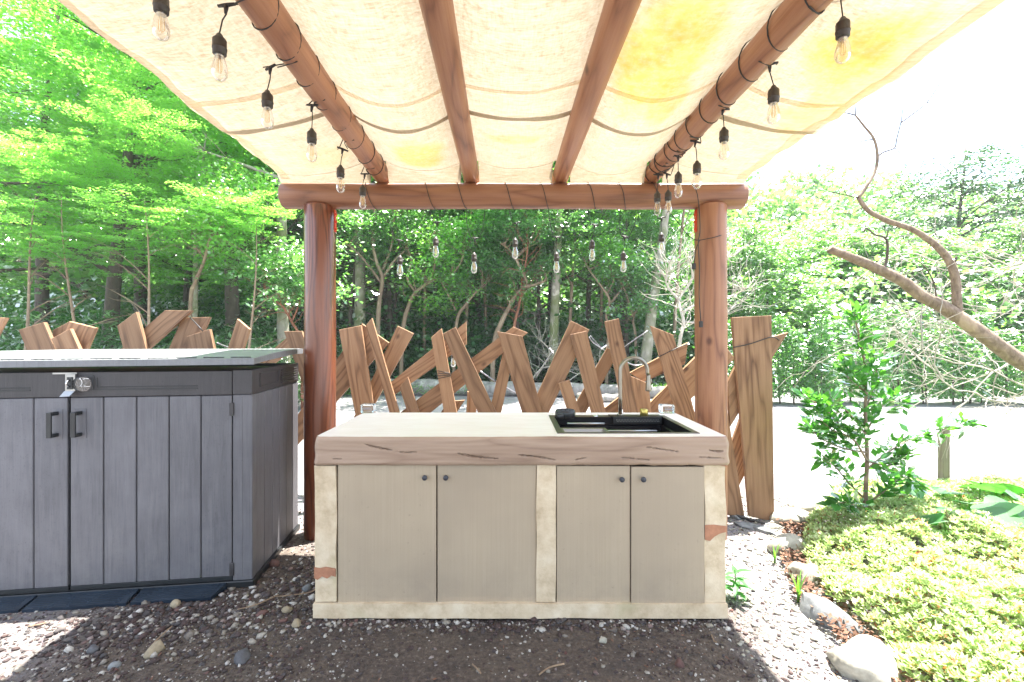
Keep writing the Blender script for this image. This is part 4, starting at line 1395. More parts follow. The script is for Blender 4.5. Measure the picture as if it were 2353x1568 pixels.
# ------------------------------------------------------------------ board fence
# every board: distance, then (x, z) of its top left, top right, bottom right, bottom left corner
BOARDS = [
    (4.00, (-1.516, 1.433), (-1.322, 1.472), (-1.098, 0.020), (-1.243, 0.020)),
    (4.04, (-1.327, 1.488), (-1.089, 1.319), (-2.251, 0.020), (-2.364, 0.020)),
    (3.96, (-1.267, 1.469), (-1.215, 1.534), (-0.778, 0.020), (-0.874, 0.020)),
    (4.08, (-1.023, 1.470), (-0.881, 1.402), (-1.638, 0.020), (-1.716, 0.020)),
    (4.05, (-0.406, 1.507), (-0.402, 1.307), (-1.043, 0.855), (-1.071, 0.973)),
    (3.98, (-0.981, 0.933), (-0.908, 1.020), (-0.587, 0.020), (-0.688, 0.020)),
    (3.95, (-0.699, 1.367), (-0.610, 1.444), (-0.351, 0.020), (-0.471, 0.020)),
    (3.91, (-0.593, 1.397), (-0.485, 1.455), (0.202, 0.020), (0.023, 0.020)),
    (4.09, (0.010, 1.463), (0.142, 1.409), (-1.269, 0.247), (-1.585, 0.247)),
    (4.13, (-0.581, 0.787), (-0.427, 0.800), (-0.922, 0.020), (-1.067, 0.020)),
    (4.16, (-0.407, 0.875), (-0.319, 0.849), (-0.365, 0.020), (-0.454, 0.020)),
    (4.04, (-0.075, 1.262), (0.020, 1.237), (-0.239, 0.020), (-0.356, 0.020)),
    (4.00, (-0.131, 1.420), (0.092, 1.379), (0.440, 0.020), (0.299, 0.020)),
    (4.04, (0.521, 1.516), (0.685, 1.434), (-0.007, 0.020), (-0.161, 0.020)),
    (3.96, (0.402, 0.969), (0.498, 1.000), (0.821, 0.020), (0.714, 0.020)),
    (4.00, (0.512, 1.392), (0.654, 1.424), (0.984, 0.020), (0.876, 0.020)),
    (4.08, (0.853, 1.277), (0.943, 1.210), (0.289, 0.020), (0.140, 0.020)),
    (3.96, (0.804, 1.503), (0.925, 1.531), (1.235, 0.020), (1.115, 0.020)),
    (4.13, (1.070, 0.903), (1.091, 0.787), (0.364, 0.234), (0.192, 0.234)),
    (3.98, (1.024, 1.036), (1.191, 0.964), (1.281, 0.020), (1.121, 0.020)),
    (4.04, (1.557, 1.323), (1.530, 1.129), (1.166, 0.973), (1.041, 1.053)),
    (3.93, (1.194, 1.465), (1.388, 1.388), (1.765, 0.020), (1.616, 0.020)),
    (4.09, (1.836, 1.386), (1.997, 1.178), (0.978, 0.247), (0.708, 0.247)),
    (3.40, (1.636, 1.513), (1.930, 1.528), (1.951, -0.011), (1.766, 0.033)),
    (3.44, (1.765, 1.312), (2.079, 1.403), (1.644, 0.693), (1.622, 1.025)),
    (3.49, (1.772, 0.819), (1.850, 0.460), (1.738, 0.236), (1.682, 0.566)),
    (3.44, (1.511, 1.080), (1.572, 1.113), (1.749, 0.023), (1.566, 0.029)),
    (3.70, (-4.270, 1.528), (-4.099, 1.525), (-4.889, 0.020), (-5.061, 0.020)),
    (3.62, (-3.908, 1.424), (-3.710, 1.486), (-3.099, 0.020), (-3.322, 0.020)),
    (3.60, (-3.631, 1.354), (-3.483, 1.434), (-2.838, 0.020), (-3.023, 0.020)),
    (3.66, (-3.544, 1.493), (-3.336, 1.441), (-3.940, 0.020), (-4.170, 0.020)),
    (3.71, (-3.728, 1.423), (-3.589, 1.498), (-3.602, 0.020), (-3.739, 0.020)),
    (3.62, (-3.128, 1.456), (-2.978, 1.567), (-2.556, 0.020), (-2.737, 0.020)),
    (3.67, (-2.788, 1.583), (-2.571, 1.581), (-3.430, 0.823), (-3.650, 0.823)),
    (3.71, (-2.676, 1.525), (-2.455, 1.531), (-3.120, 0.020), (-3.338, 0.020)),
    (3.62, (-2.573, 1.374), (-2.397, 1.430), (-2.074, 0.020), (-2.262, 0.020)),
    (3.67, (-2.207, 1.514), (-2.109, 1.431), (-2.557, 0.020), (-2.681, 0.020)),
    (3.69, (-1.765, 1.411), (-1.706, 1.339), (-2.361, 0.769), (-2.503, 0.769)),
    (3.64, (-1.816, 1.413), (-1.677, 1.416), (-1.187, 0.020), (-1.328, 0.020)),
]
fence = thing('board_fence', 'zigzag fence of crossed brown planks with slanted tops, leaning at odd angles', 'fence', (0, 4.0, 0))
bt = 0.03
for (Y, *q) in BOARDS:
    q = [Vector((a, 0, b)) for a, b in q]
    base = (q[2] + q[3]) / 2; top = (q[0] + q[1]) / 2
    ax = top - base
    ang = math.atan2(ax.x, ax.z)
    Rm = Matrix.Rotation(ang, 4, 'Y')
    Ri = Rm.inverted()
    c = [Ri @ (p - base) for p in q]
    cen = (c[0] + c[1] + c[2] + c[3]) / 4
    inn = [p + (cen - p).normalized() * 0.003 for p in c]
    m = MB()
    vsb = [(p.x, -bt / 2, p.z) for p in inn] + [(p.x, -bt / 2 + 0.002, p.z) for p in c] + [(p.x, bt / 2 - 0.002, p.z) for p in c] + [(p.x, bt / 2, p.z) for p in inn]
    fsb = [(3, 2, 1, 0), (12, 13, 14, 15)]
    for L in range(3):
        for k in range(4):
            k2 = (k + 1) % 4
            fsb.append((L * 4 + k, L * 4 + k2, L * 4 + 4 + k2, L * 4 + 4 + k))
    m.add(vsb, fsb)
    m.build('board', M['board'], fence, loc=(base.x, Y - 4.0, base.z), rot=(0, ang, 0))
fi = Vector((0, -4.0, 0))
# steel cables and turnbuckles that hold the boards together
def cab(pts, r=0.004, mat='cable', name='tie_cable'):
    m = MB(); m.tube(spline([p + fi for p in pts], 4), r, 6); return m.build(name, M[mat], fence, True)
cab([P(1488, 760, 3.97) + Vector((0, 0, 0)), P(1431, 800, 4.02), P(1420, 818, 4.05)])
cab([P(1480, 768, 3.95), P(1445, 792, 3.975), P(1432, 801, 4.0)], 0.0035, 'wire')
cab([P(1353, 775, 3.975), P(1363, 788, 4.0), P(1389, 806, 4.02)], 0.005)
cab([P(1356, 772, 3.97), P(1372, 790, 3.99), P(1381, 800, 4.0)], 0.003)
cab([P(1438, 832, 4.0), P(1458, 840, 4.03), P(1475, 838, 4.03)], 0.005)
cab([P(1103, 853, 4.0), P(1140, 878, 4.05), P(1186, 904, 4.1)], 0.006)
cab([P(1271, 806, 4.06), P(1240, 850, 4.08), P(1232, 866, 4.1)], 0.003)
cab([P(1514, 820, 3.91), P(1553, 801, 3.90), P(1580, 790, 3.98)], 0.004, 'wire')
cab([P(1684, 799, 3.375), P(1725, 790, 3.37), P(1772, 775, 3.375), P(1790, 782, 3.42)], 0.004, 'wire')
for k, dy in enumerate((0, 5, 11, 17)):
    cab([P(1004, 852 + dy, 3.97), P(1008, 853 + dy, 3.925), P(1032, 858 + dy * 0.4, 3.925), P(1036, 859 + dy * 0.3, 3.96)], 0.003, 'wire')
cab([P(435, 728, 3.69), P(456, 750, 3.59), P(466, 762, 3.595)], 0.004, 'wire')
cab([P(498, 788, 3.6), P(512, 794, 3.65), P(526, 799, 3.7)], 0.005)
for (x, y, Y, a) in ((1431, 803, 4.0, 0.9), (1387, 798, 4.0, -0.6), (1556, 838, 4.0, 0), (1267, 806, 4.04, 0.9)):
    m = MB(); m.bbox(-0.03, 0.03, -0.006, 0.006, -0.007, 0.007, 0.003)
    m.build('turnbuckle', M['chrome'], fence, loc=P(x, y, Y) + fi, rot=(0, a, 0))
m = MB(); m.tube([p + fi for p in (P(1640, 1172, 3.55), P(1670, 1180, 3.47), P(1700, 1188, 3.41), P(1760, 1206, 3.31), P(1782, 1212, 3.28))], 0.011, 10)
m.build('ground_rod', M['black'], fence, True)
# lone bulb hanging behind the crossed boards
lb = thing('string_lights', 'single clear bulb hanging low between the fence boards behind the counter', 'string lights', (0, 0, 0))
c = P(1038, 790, 4.2); lamp(lb, c, P(1041, 806, 4.2))
m = MB(); m.tube(spline([P(1022, 800, 4.12), c + Vector((-0.03, 0, 0))], 4), 0.0024, 6); m.build('cable', M['wire'], lb)

# ------------------------------------------------------------------ stones, pebbles, twigs
def ico(sub=1):
    import bmesh
    bm = bmesh.new(); bmesh.ops.create_icosphere(bm, subdivisions=sub, radius=1.0)
    V = np.array([v.co[:] for v in bm.verts]); F = np.array([[v.index for v in f.verts] for f in bm.faces]); bm.free()
    return V, F


ICO1 = ico(1); ICO2 = ico(2); ICO4 = ico(4)


def rock(name, label, cat, mat, loc, size, seed, rz=0.0, rough=0.22, hi=True, group=None, facet=0.0, sink=0.3):
    V, F = ICO4 if hi else ICO2
    out = []
    for p in V:
        v = Vector(p)
        d = 1 + rough * mnoise.noise(v * 1.1 + Vector((seed * 3.1, 0, 0))) * 1.6 + rough * 0.4 * mnoise.noise(v * 3.3 + Vector((seed, 5, 0))) + rough * 0.3 * mnoise.noise(v * 8 + Vector((seed, 5, 0))) + 0.02 * mnoise.noise(v * 21)
        q = v * d
        if facet:
            for k in range(5):
                nrm = Vector((math.sin(seed + k * 2.1), math.cos(seed * 1.7 + k * 1.3), 0.5 * math.sin(k * 1.9 + seed) + 0.35)).normalized()
                e = q.dot(nrm) - (0.72 + 0.1 * math.sin(seed * k))
                if e > 0: q -= nrm * e * facet
        out.append((q.x * size[0], q.y * size[1], (q.z + 1 - 2 * sink) * size[2]))
    me = np_mesh(name, out, F, mat, True)
    o = put(name, me, None, loc, (0, 0, rz))
    return tag(o, label, cat, group)


def G(x, y):
    """ground point seen at picture position x, y"""
    Y = EYE * FPX / (y - 780.0)
    return Vector(((x - 1176.0) * Y / FPX, Y, 0))


g_ = 'stones along the planted bed'
def grock(label, mat, x, y, size, seed, rz=0, **k):
    p = G(x, y); return rock('rock', label, 'rock', mat, (p.x, p.y, 0), size, seed, rz, group=g_, **k)
grock('large rounded pale boulder at the bottom edge of the bed', M['rock_pale'], 2000, 1535, (0.15, 0.12, 0.10), 1, 0.5, rough=0.24, facet=0.35, sink=0.42)
grock('flat grey slab tilted against the bed, next to the pale boulder', M['rock_grey'], 1905, 1425, (0.145, 0.07, 0.06), 2, -0.95, facet=0.8)
grock('speckled grey-white stone under a grass tuft', M['rock_pale'], 1850, 1335, (0.085, 0.07, 0.07), 3, 0.3)
grock('smooth white oval boulder, brightest one halfway along the bed', M['rock_pale'], 1812, 1265, (0.14, 0.09, 0.07), 4, 0.35, rough=0.1)
grock('broad pale boulder below the camellia', M['rock_pale'], 1820, 1200, (0.15, 0.11, 0.07), 5, 0.1, rough=0.12)
grock('low white stone beyond the broad boulder', M['rock_pale'], 1865, 1165, (0.2, 0.1, 0.06), 6, 0.2, rough=0.12)
grock('small bluish stone against the flat slab', M['rock_grey'], 1893, 1372, (0.05, 0.035, 0.03), 23, 0.2, rough=0.12)
grock('flat slate shard at the foot of the wide fence board', M['rock_grey'], 1722, 1212, (0.10, 0.055, 0.022), 7, -0.4, facet=0.9)
grock('pointed slate shard beside the right end of the fence', M['rock_grey'], 1755, 1222, (0.08, 0.05, 0.024), 8, -0.7, facet=0.9)
grock('grey shard next to the counter, under the fence boards', M['rock_grey'], 1694, 1190, (0.07, 0.05, 0.022), 9, 0.1, facet=0.9)
grock('whitish angular stone at the end of the ground rod', M['rock_pale'], 1776, 1216, (0.045, 0.03, 0.026), 10, 0.1, facet=0.9)

g_ = 'loose stones on the soil under the awning'
for (lab, mat, x, y, s, fac) in (
        ('tan chunky stone in the shade left of centre foreground', 'rock_tan', 354, 1503, (0.042, 0.032, 0.03), 0.9),
        ('flat dark slate-like stone right of the tan chunk', 'rock_dark', 556, 1512, (0.048, 0.036, 0.018), 0.9),
        ('reddish stone below the shed ramp', 'rock_red', 602, 1412, (0.034, 0.024, 0.016), 0.8),
        ('cream stone touching the ramp edge', 'rock_tan', 403, 1392, (0.03, 0.025, 0.026), 0.7),
        ('grey lump right of the ramp corner', 'rock_grey', 905, 1352, (0.03, 0.026, 0.022), 0.8),
        ('yellowish round stone near the shed corner post', 'rock_tan', 1048 - 190, 1404, (0.03, 0.024, 0.02), 0.3),
        ('cream angular stone in the red gravel heap', 'rock_tan', 880, 1438, (0.028, 0.022, 0.02), 0.9),
        ('dark porous stone by the shed base, nearest the corner', 'rock_dark', 985, 1345, (0.034, 0.03, 0.022), 0.7),
        ('rusty porous stone leaning on the shed side', 'rock_red', 1010, 1300, (0.036, 0.03, 0.026), 0.7),
        ('small grey stone at the lower left corner of the view', 'rock_grey', 262, 1535, (0.024, 0.02, 0.016), 0.6),
        ('dull dark stone in the bottom left soil', 'rock_dark', 215, 1500, (0.03, 0.022, 0.016), 0.8),
        ('brown stone on the bright lower right soil', 'rock_red', 1561, 1525, (0.024, 0.02, 0.018), 0.7),
        ('white angular stone in front of the counter', 'rock_pale', 1385, 1476, (0.022, 0.016, 0.014), 0.9)):
    if x > 700 and x < 1100: x -= 200 if x < 1000 else 380
    p = G(x, y)
    rock('rock', lab, 'stone', M[mat], (p.x, p.y, gz(p.x, p.y)), s, x * 0.37, x * 0.1, facet=fac, rough=0.25, hi=False, group=g_)


def scatter(name, n, region, smin, smax, mat, seed, clumps=None, flat=0.7):
    """small stones as one real mesh: n squashed faceted blobs"""
    r = np.random.default_rng(seed)
    V0, F0 = ICO1
    xs, ys = region(r, n)
    s = smin * (smax / smin) ** (r.random(n) ** 2.6)
    keep = []
    Vs = V0[None] * (1 + 0.36 * r.standard_normal((n, len(V0), 1)).clip(-1.4, 1.4))
    sc3 = np.stack([s * r.uniform(0.8, 1.35, n), s * r.uniform(0.7, 1.1, n), s * r.uniform(0.5, 0.9, n) * flat * 1.2], 1)
    Vs = Vs * sc3[:, None, :]
    a = r.uniform(0, 6.28, n); ca, sa = np.cos(a)[:, None], np.sin(a)[:, None]
    X = Vs[..., 0] * ca - Vs[..., 1] * sa + xs[:, None]
    Yy = Vs[..., 0] * sa + Vs[..., 1] * ca + ys[:, None]
    zg = np.array([gz(float(a_), float(b_)) for a_, b_ in zip(xs, ys)])
    Z = Vs[..., 2] + (zg + sc3[:, 2] * 0.45)[:, None]
    V = np.stack([X, Yy, Z], -1).reshape(-1, 3)
    F = (F0[None] + (np.arange(n) * len(V0))[:, None, None]).reshape(-1, 3)
    o = put(name, np_mesh(name, V, F, mat))
    return tag(o, kind='stuff')


def reg_soil(r, n):
    y = 1.5 + 2.4 * r.random(n) ** 1.2
    x = r.uniform(-1.25, 1.25, n) * y * 1.0
    # thin out the bare trodden patch before the counter
    bare = (np.abs(x + 0.05) < 0.55) & (y < 2.1) & (r.random(n) < 0.55)
    x = np.where(bare, x - 1.3, x)
    return x, y


o = scatter('pebbles', 30000, reg_soil, 0.0022, 0.011, M['pebble'], 1)
tag(o, 'mixed brown, grey and cream pebbles strewn over the soil', 'pebbles')
def reg_heap(r, n):
    t = r.random(n)
    x = -2.0 + 1.15 * t + 0.16 * r.standard_normal(n)
    y = 2.02 + 0.75 * t ** 1.5 + 0.12 * r.standard_normal(n) + 0.12 * np.sin(t * 9)
    return x, y
o = scatter('gravel', 3200, reg_heap, 0.004, 0.020, M['pebble'], 2)
tag(o, 'coarse red and cream gravel heaped by the shed corner', 'gravel')
def reg_front(r, n):
    return r.uniform(KX0 - 0.05, KX1 + 0.05, n), 2.17 - np.abs(r.standard_normal(n)) * 0.05 + 0.02
o = scatter('gravel', 900, reg_front, 0.005, 0.017, M['pebble'], 3)
tag(o, 'line of pale chips under the front edge of the counter', 'gravel')
def reg_right(r, n):
    y = r.uniform(1.5, 3.9, n); x = 0.95 + r.random(n) ** 0.8 * 1.1 + 0.15 * (y - 1.8)
    return x, y
o = scatter('gravel', 3200, reg_right, 0.004, 0.018, M['rock_pale'], 4)
tag(o, 'pale sunlit gravel between the counter and the stone edging', 'gravel')


def twigobj(name, pts, r, label, mat='twig', cat='twig', group='dry twigs on the soil'):
    m = MB()
    m.tube(spline(pts, 4), r, 6)
    return m


tw = [((330, 1512), (360, 1478), (395, 1450), 'pale straight stick lying below the tan stone'),
      ((545, 1405), (588, 1396), (640, 1372), 'thin reddish twig by the ramp corner'),
      ((905 - 270, 1372), (905 - 200, 1366), (905 - 180, 1360), 'short orange twig right of the reddish twig'),
      ((1238, 1555), (1262, 1542), (1296, 1537), 'curved tan twig at the bottom centre'),
      ((1085, 1530), (1096, 1545), (1104, 1560), 'thin twig standing out left of the bottom centre'),
      ((64, 1447), (90, 1445), (106, 1443), 'orange stick in the sunny patch'),
      ((1635, 1465), (1640, 1480), (1646, 1487), 'small bent twig right below the counter')]
for a, b, c, lab in tw:
    m = MB()
    pts = [G(*q) + Vector((0, 0, 0.008 + 0.006 * k)) for k, q in enumerate((a, b, c))]
    pts = [Vector((p.x, p.y, p.z + gz(p.x, p.y))) for p in pts]
    m.tube(spline(pts, 4), 0.0032, 6)
    o = m.build('twig', M['twig'], None, True); tag(o, lab, 'twig', 'dry twigs on the soil')


# ------------------------------------------------------------------ leaves and foliage generators
def leaf_quads(C, size, r, tilt=0.6, aspect=0.5, dirs=None, droop=0.0):
    n = len(C)
    yaw = r.uniform(0, 2 * PI, n)
    u = np.stack([np.cos(yaw), np.sin(yaw), r.normal(0, tilt, n) - droop], 1) if dirs is None else dirs
    u /= np.linalg.norm(u, axis=1)[:, None]
    nn = np.stack([r.normal(0, tilt, n), r.normal(0, tilt, n), np.ones(n)], 1)
    v = np.cross(nn, u); v /= np.linalg.norm(v, axis=1)[:, None] + 1e-9
    L = (size * r.uniform(0.65, 1.3, n))[:, None]
    Wd = L * aspect
    V = np.stack([C - u * L * 0.5, C + v * Wd * 0.5 - u * L * 0.05, C + u * L * 0.5, C - v * Wd * 0.5 - u * L * 0.05], 1)
    return V


def crown_mesh(name, mat, R, n_sprays, per, leaf, seed, spray=(0.55, 0.95), thick=0.10, tilt=0.5, inner=0.35, aspect=0.62, base_cut=-1.0, droop=0.1):
    """layered crown: many flat sprays of leaf-sized faces spread through an uneven volume"""
    r = np.random.default_rng(seed)
    Cs = []
    for k in range(n_sprays):
        d = r.normal(0, 1, 3); d /= np.linalg.norm(d)
        if d[2] < base_cut: d[2] = -d[2]
        lump = 1 + 0.35 * mnoise.noise(Vector((d[0] * 1.6 + seed, d[1] * 1.6, d[2] * 1.6)))
        rad = (inner + (1 - inner) * r.random() ** 0.6) * lump
        c = d * rad * np.array(R)
        s = r.uniform(*spray)
        n = int(per * r.uniform(0.6, 1.4))
        a = r.uniform(0, 2 * PI, n); q = np.sqrt(r.random(n)) * s
        out = np.array([d[0], d[1], 0.0]); out /= np.linalg.norm(out) + 1e-6
        p = np.stack([np.cos(a) * q, np.sin(a) * q * 0.75, r.normal(0, thick * s, n)], 1)
        ang = math.atan2(out[1], out[0]); ca, sa = math.cos(ang), math.sin(ang)
        p = np.stack([p[:, 0] * ca - p[:, 1] * sa, p[:, 0] * sa + p[:, 1] * ca, p[:, 2] - droop * q * q / s], 1)
        Cs.append(c + p)
    C = np.concatenate(Cs)
    V = leaf_quads(C, leaf, r, tilt, aspect).reshape(-1, 3)
    F = np.arange(len(V)).reshape(-1, 4)
    return np_mesh(name, V, F, mat)


def limb_mesh(name, mat, H, r0, seed, n_limbs=9, start=0.3, spread=2.4, lean=(0, 0), up=0.5, twigs=True, segs=12):
    """tapered trunk with limbs and smaller boughs"""
    r = random.Random(seed)
    m = MB()
    tr = []
    for i in range(segs + 1):
        t = i / segs
        tr.append(Vector((lean[0] * t + 0.12 * math.sin(t * 5 + seed) * t, lean[1] * t + 0.12 * math.cos(t * 4 + seed * 2) * t, H * t)))
    rad = [r0 * (1.25 if i == 0 else 1) * (1 - 0.82 * i / segs) for i in range(segs + 1)]
    m.tube(tr, rad, 9, wob=0.12)
    for k in range(n_limbs):
        t = start + (0.95 - start) * (k + r.random() * 0.6) / n_limbs
        i = min(segs - 1, int(t * segs)); p = tr[i].lerp(tr[i + 1], t * segs - i)
        a = r.uniform(0, 2 * PI)
        L = spread * (1.1 - 0.6 * t) * r.uniform(0.7, 1.15)
        rb = rad[i] * 0.5
        pts = [p]; q = p.copy(); el_ = r.uniform(0.25, 0.8) * up * 2
        for s in range(6):
            a += r.uniform(-0.25, 0.25)
            q = q + Vector((math.cos(a), math.sin(a), el_ * (1 - s * 0.12))) * (L / 6)
            pts.append(q.copy())
        m.tube(pts, [rb * (1 - 0.85 * s / 6) for s in range(7)], 6)
        if twigs:
            for b in range(4):
                j = r.randint(2, 5); q = pts[j].copy(); aa = a + r.choice((-1, 1)) * r.uniform(0.5, 1.1); pp = [q.copy()]
                for s in range(4):
                    aa += r.uniform(-0.3, 0.3)
                    q = q + Vector((math.cos(aa), math.sin(aa), r.uniform(-0.05, 0.5))) * (L / 9)
                    pp.append(q.copy())
                m.tube(pp, [rb * 0.35 * (1 - 0.8 * s / 4) for s in range(5)], 5)
    return m.mesh(name, mat, True)


# crown prototypes (shared by the individual trees)
CM = [crown_mesh('crown', M['leaf_maple'], (2.6, 2.4, 2.3), 80, 110, 0.108, 20 + k, (0.35, 0.8), 0.08, 0.42) for k in range(4)]
CD = [crown_mesh('crown', M['leaf_deep'], (2.0, 1.8, 1.5), 90, 110, 0.09, 40 + k, (0.22, 0.5), 0.22, 0.7) for k in range(3)]
CF = [crown_mesh('crown', M['leaf_far'], (2.9, 2.8, 2.6), 170, 85, 0.16, 60 + k, (0.35, 0.75), 0.18, 0.6) for k in range(3)]
LMp = [limb_mesh('trunk', M['bark_dark'], 9.5, 0.15, 80 + k, 11, 0.25, 2.6, (0.5 * (-1) ** k, 0.2)) for k in range(2)]
LMq = [limb_mesh('trunk', M['bark_pale'], 9.5, 0.125, 90 + k, 8, 0.45, 2.2, (0.35 * (-1) ** k, 0.1)) for k in range(2)]


def tree(label, x, y, crowns, trunk=None, tsc=1.0, rz=0.0, z=None, group=None, cat='tree', name='tree'):
    """crowns: list of (mesh, dx, dy, height, scale, zscale)"""
    if z is None: z = float(rise(np.array(x), np.array(y))) - 0.02
    o = thing(name, label, cat, (x, y, z), rz, group)
    if trunk is not None: put('trunk', trunk, o, scale=(tsc, tsc, tsc))
    for (me, dx, dy, h, s, zs) in crowns:
        put('crown', me, o, (dx, dy, h), (0, 0, rnd.uniform(0, 6.28)), (s, s, s * zs))
    return o


def WX(px, Y): return (px - 1176.0) * Y / FPX


gw = 'trees along the edge of the wood'
SL_ = [limb_mesh('trunk', M['bark_twist'], 7.5, 0.07, 170 + k, 8, 0.3, 1.8, (0.5 * (-1) ** k, 0.1), 0.8) for k in range(2)]
m4 = lambda k: CM[k % 4]
# left side maples, near ones first (picture x of the trunk, distance)
tree('spreading maple with a dark reddish trunk, tallest at far left', WX(245, 10.5), 10.5, [(m4(0), -0.6, 0, 4.4, 0.75, 0.7), (m4(1), 0.8, 0.3, 6.3, 0.85, 0.8), (m4(2), -1.2, -0.2, 8.2, 1.0, 0.9), (m4(3), 0.6, 0.2, 10.2, 0.9, 0.9)], LMp[0], 1.15, 0.3, group=gw)
tree('low maple reaching in from the left edge over the fence', WX(-60, 8.6), 8.6, [(m4(1), 0, 0, 3.2, 0.62, 0.6), (m4(2), -0.8, 0.1, 5.2, 0.85, 0.8), (m4(0), 0.5, 0, 7.4, 0.8, 0.8)], LMp[1], 0.85, 1.2, group=gw)
tree('thick dark-trunked maple standing between the shed and the pergola', WX(538, 11.5), 11.5, [(m4(2), 0.4, 0, 5.0, 0.75, 0.6), (m4(3), -0.7, 0.2, 7.4, 1.0, 0.8), (m4(0), 0.6, 0, 9.8, 1.0, 0.8)], LMp[0], 1.25, 2.3, group=gw)
tree('light green young maple left of the pergola post', WX(440, 9.6), 9.6, [(m4(3), 0, 0, 3.1, 0.5, 0.6), (m4(1), 0.6, 0.2, 4.6, 0.55, 0.6), (m4(0), -0.4, 0, 6.0, 0.55, 0.7)], LMq[0], 0.62, 0.7, group=gw)
tree('pale straight tree rising behind the left end of the beam', WX(655, 9.8), 9.8, [(m4(1), 0.2, 0.6, 6.6, 0.7, 0.7), (m4(2), -0.3, 0.8, 8.4, 0.8, 0.8)], LMq[1], 1.1, 2.0, group=gw)
tree('bushy maple in the upper left corner, sunlit yellow-green', WX(95, 12.5), 12.5, [(m4(3), 0, 0, 6.2, 1.05, 0.8), (m4(1), 0.4, 0.5, 9.4, 1.1, 0.9)], LMp[1], 1.2, 3.1, group=gw)
tree('maple filling the view between the dark trunk and the awning edge', WX(330, 13.5), 13.5, [(m4(0), 0, 0, 4.6, 1.0, 0.8), (m4(2), 0.8, 0.2, 7.8, 1.15, 0.8), (m4(3), -0.5, 0.5, 10.8, 1.2, 0.9)], LMp[1], 1.3, 0.2, group=gw)
tree('slender tree with hanging foliage left of the awning corner', WX(600, 13), 13, [(m4(1), 0.3, 0, 4.2, 0.8, 0.8), (m4(0), 0.2, 0.5, 7.2, 0.9, 0.9)], LMp[0], 1.0, 5.0, group=gw)
tree('low sunlit maple spray at the left edge above the shed', WX(40, 7.4), 7.4, [(m4(0), 0, 0, 3.3, 0.42, 0.5), (m4(2), 0.5, 0.2, 4.4, 0.36, 0.5)], SL_[0], 0.5, 0.4, group=gw)
tree('young maple with bright layered sprays left of the dark reddish trunk', WX(190, 7.8), 7.8, [(m4(1), 0, 0, 2.9, 0.36, 0.45), (m4(3), 0.3, 0.1, 4.3, 0.4, 0.5)], SL_[1], 0.5, 1.4, group=gw)
tree('small maple with lime leaves right of the dark reddish trunk', WX(345, 7.6), 7.6, [(m4(2), 0, 0, 3.4, 0.38, 0.5), (m4(0), 0.1, 0.1, 4.9, 0.36, 0.5)], SL_[0], 0.5, 2.4, group=gw)
tree('small maple with sprays touching the awning edge', WX(560, 8.0), 8.0, [(m4(3), 0, 0, 3.6, 0.36, 0.45)], SL_[1], 0.45, 3.4, group=gw)
# centre, seen under the beam
tree('pale mossy-trunked tree seen left of the centre between post and bulbs', WX(822, 12.2), 12.2, [(CD[0], 0.4, 0.3, 4.3, 0.8, 0.7), (m4(1), -0.6, 2.2, 6.4, 0.8, 0.7)], LMq[0], 1.35, 1.0, group=gw)
tree('broad shadowed trunk behind the twisted shrubs at centre', WX(1100, 14.6), 14.6, [(m4(2), 0, 0, 5.2, 1.0, 0.7), (CD[1], 0.3, -0.6, 3.9, 0.8, 0.8), (m4(0), 0.5, 0.3, 8.0, 1.1, 0.8)], LMp[1], 1.7, 0.6, group=gw)
tree('straight green-lichened pole tree right of centre', WX(1268, 12.2), 12.2, [(CD[2], -0.3, 0.4, 4.6, 0.9, 0.6), (m4(3), 0.3, 2.2, 6.6, 0.8, 0.7)], LMq[1], 1.15, 2.6, group=gw)
tree('leaning pale tree just left of the right post', WX(1475, 11.6), 11.6, [(m4(0), 0.2, 1.6, 5.2, 0.65, 0.6), (m4(1), 0.6, 2.2, 6.9, 0.75, 0.7)], limb_mesh('trunk', M['bark_pale'], 8, 0.13, 131, 6, 0.5, 2.0, (1.0, 0.1)), 1.2, 0.0, group=gw)
for k, (px, Y, h, s, lab) in enumerate(((760, 13.8, 4.0, 1.0, 'evergreen behind the left post, glossy leaves'), (905, 13.2, 3.9, 0.85, 'evergreen with white-glinting leaves above the first hanging bulbs'),
                                        (1010, 14.0, 4.4, 1.0, 'evergreen behind the second and third hanging bulbs'), (1180, 13.0, 4.0, 0.85, 'bright evergreen behind the middle hanging bulb'),
                                        (1350, 13.8, 4.3, 1.05, 'evergreen behind the right-hand bulbs'), (1440, 12.8, 4.2, 0.7, 'small evergreen left of the leaning pale tree'))):
    tree(lab, WX(px, Y), Y, [(CD[k % 3], 0, 0, h, s, 0.75), (m4(k) if k % 2 else CD[(k + 1) % 3], 0.3, 0.5, h + 1.7, s * 1.05, 0.7)], LMp[k % 2], 0.7, k * 1.1, group='evergreens under the taller trees')
for k, (px, Y, lab) in enumerate(((700, 15.0, 'added shade tree hidden mostly by the left post'), (900, 15.5, 'added shade tree behind the first two hanging bulbs'), (1080, 16.0, 'added shade tree directly behind the broad shadowed trunk'),
                                  (1260, 15.2, 'added shade tree behind the green-lichened pole tree'), (1420, 15.8, 'added shade tree behind the wiry shrub'), (420, 16.0, 'added shade tree behind the light green young maple'), (180, 16.5, 'added shade tree at far left behind the first maples'))):
    tree(lab, WX(px, Y), Y, [(CF[k % 3], 0, 0, 7.2, 1.0, 0.7), (CF[(k + 1) % 3], 0.4, 0.3, 9.6, 1.05, 0.8)], LMp[k % 2], 1.25, k, group='high-crowned trees added to shade the undergrowth')  # high crowns added over the undergrowth to keep the sun off it
SL = [limb_mesh('trunk', M['bark_twist'], 7.5, 0.06, 160 + k, 7, 0.35, 1.5, (0.5 * math.sin(k * 2.3), 0.1), 0.8) for k in range(3)]
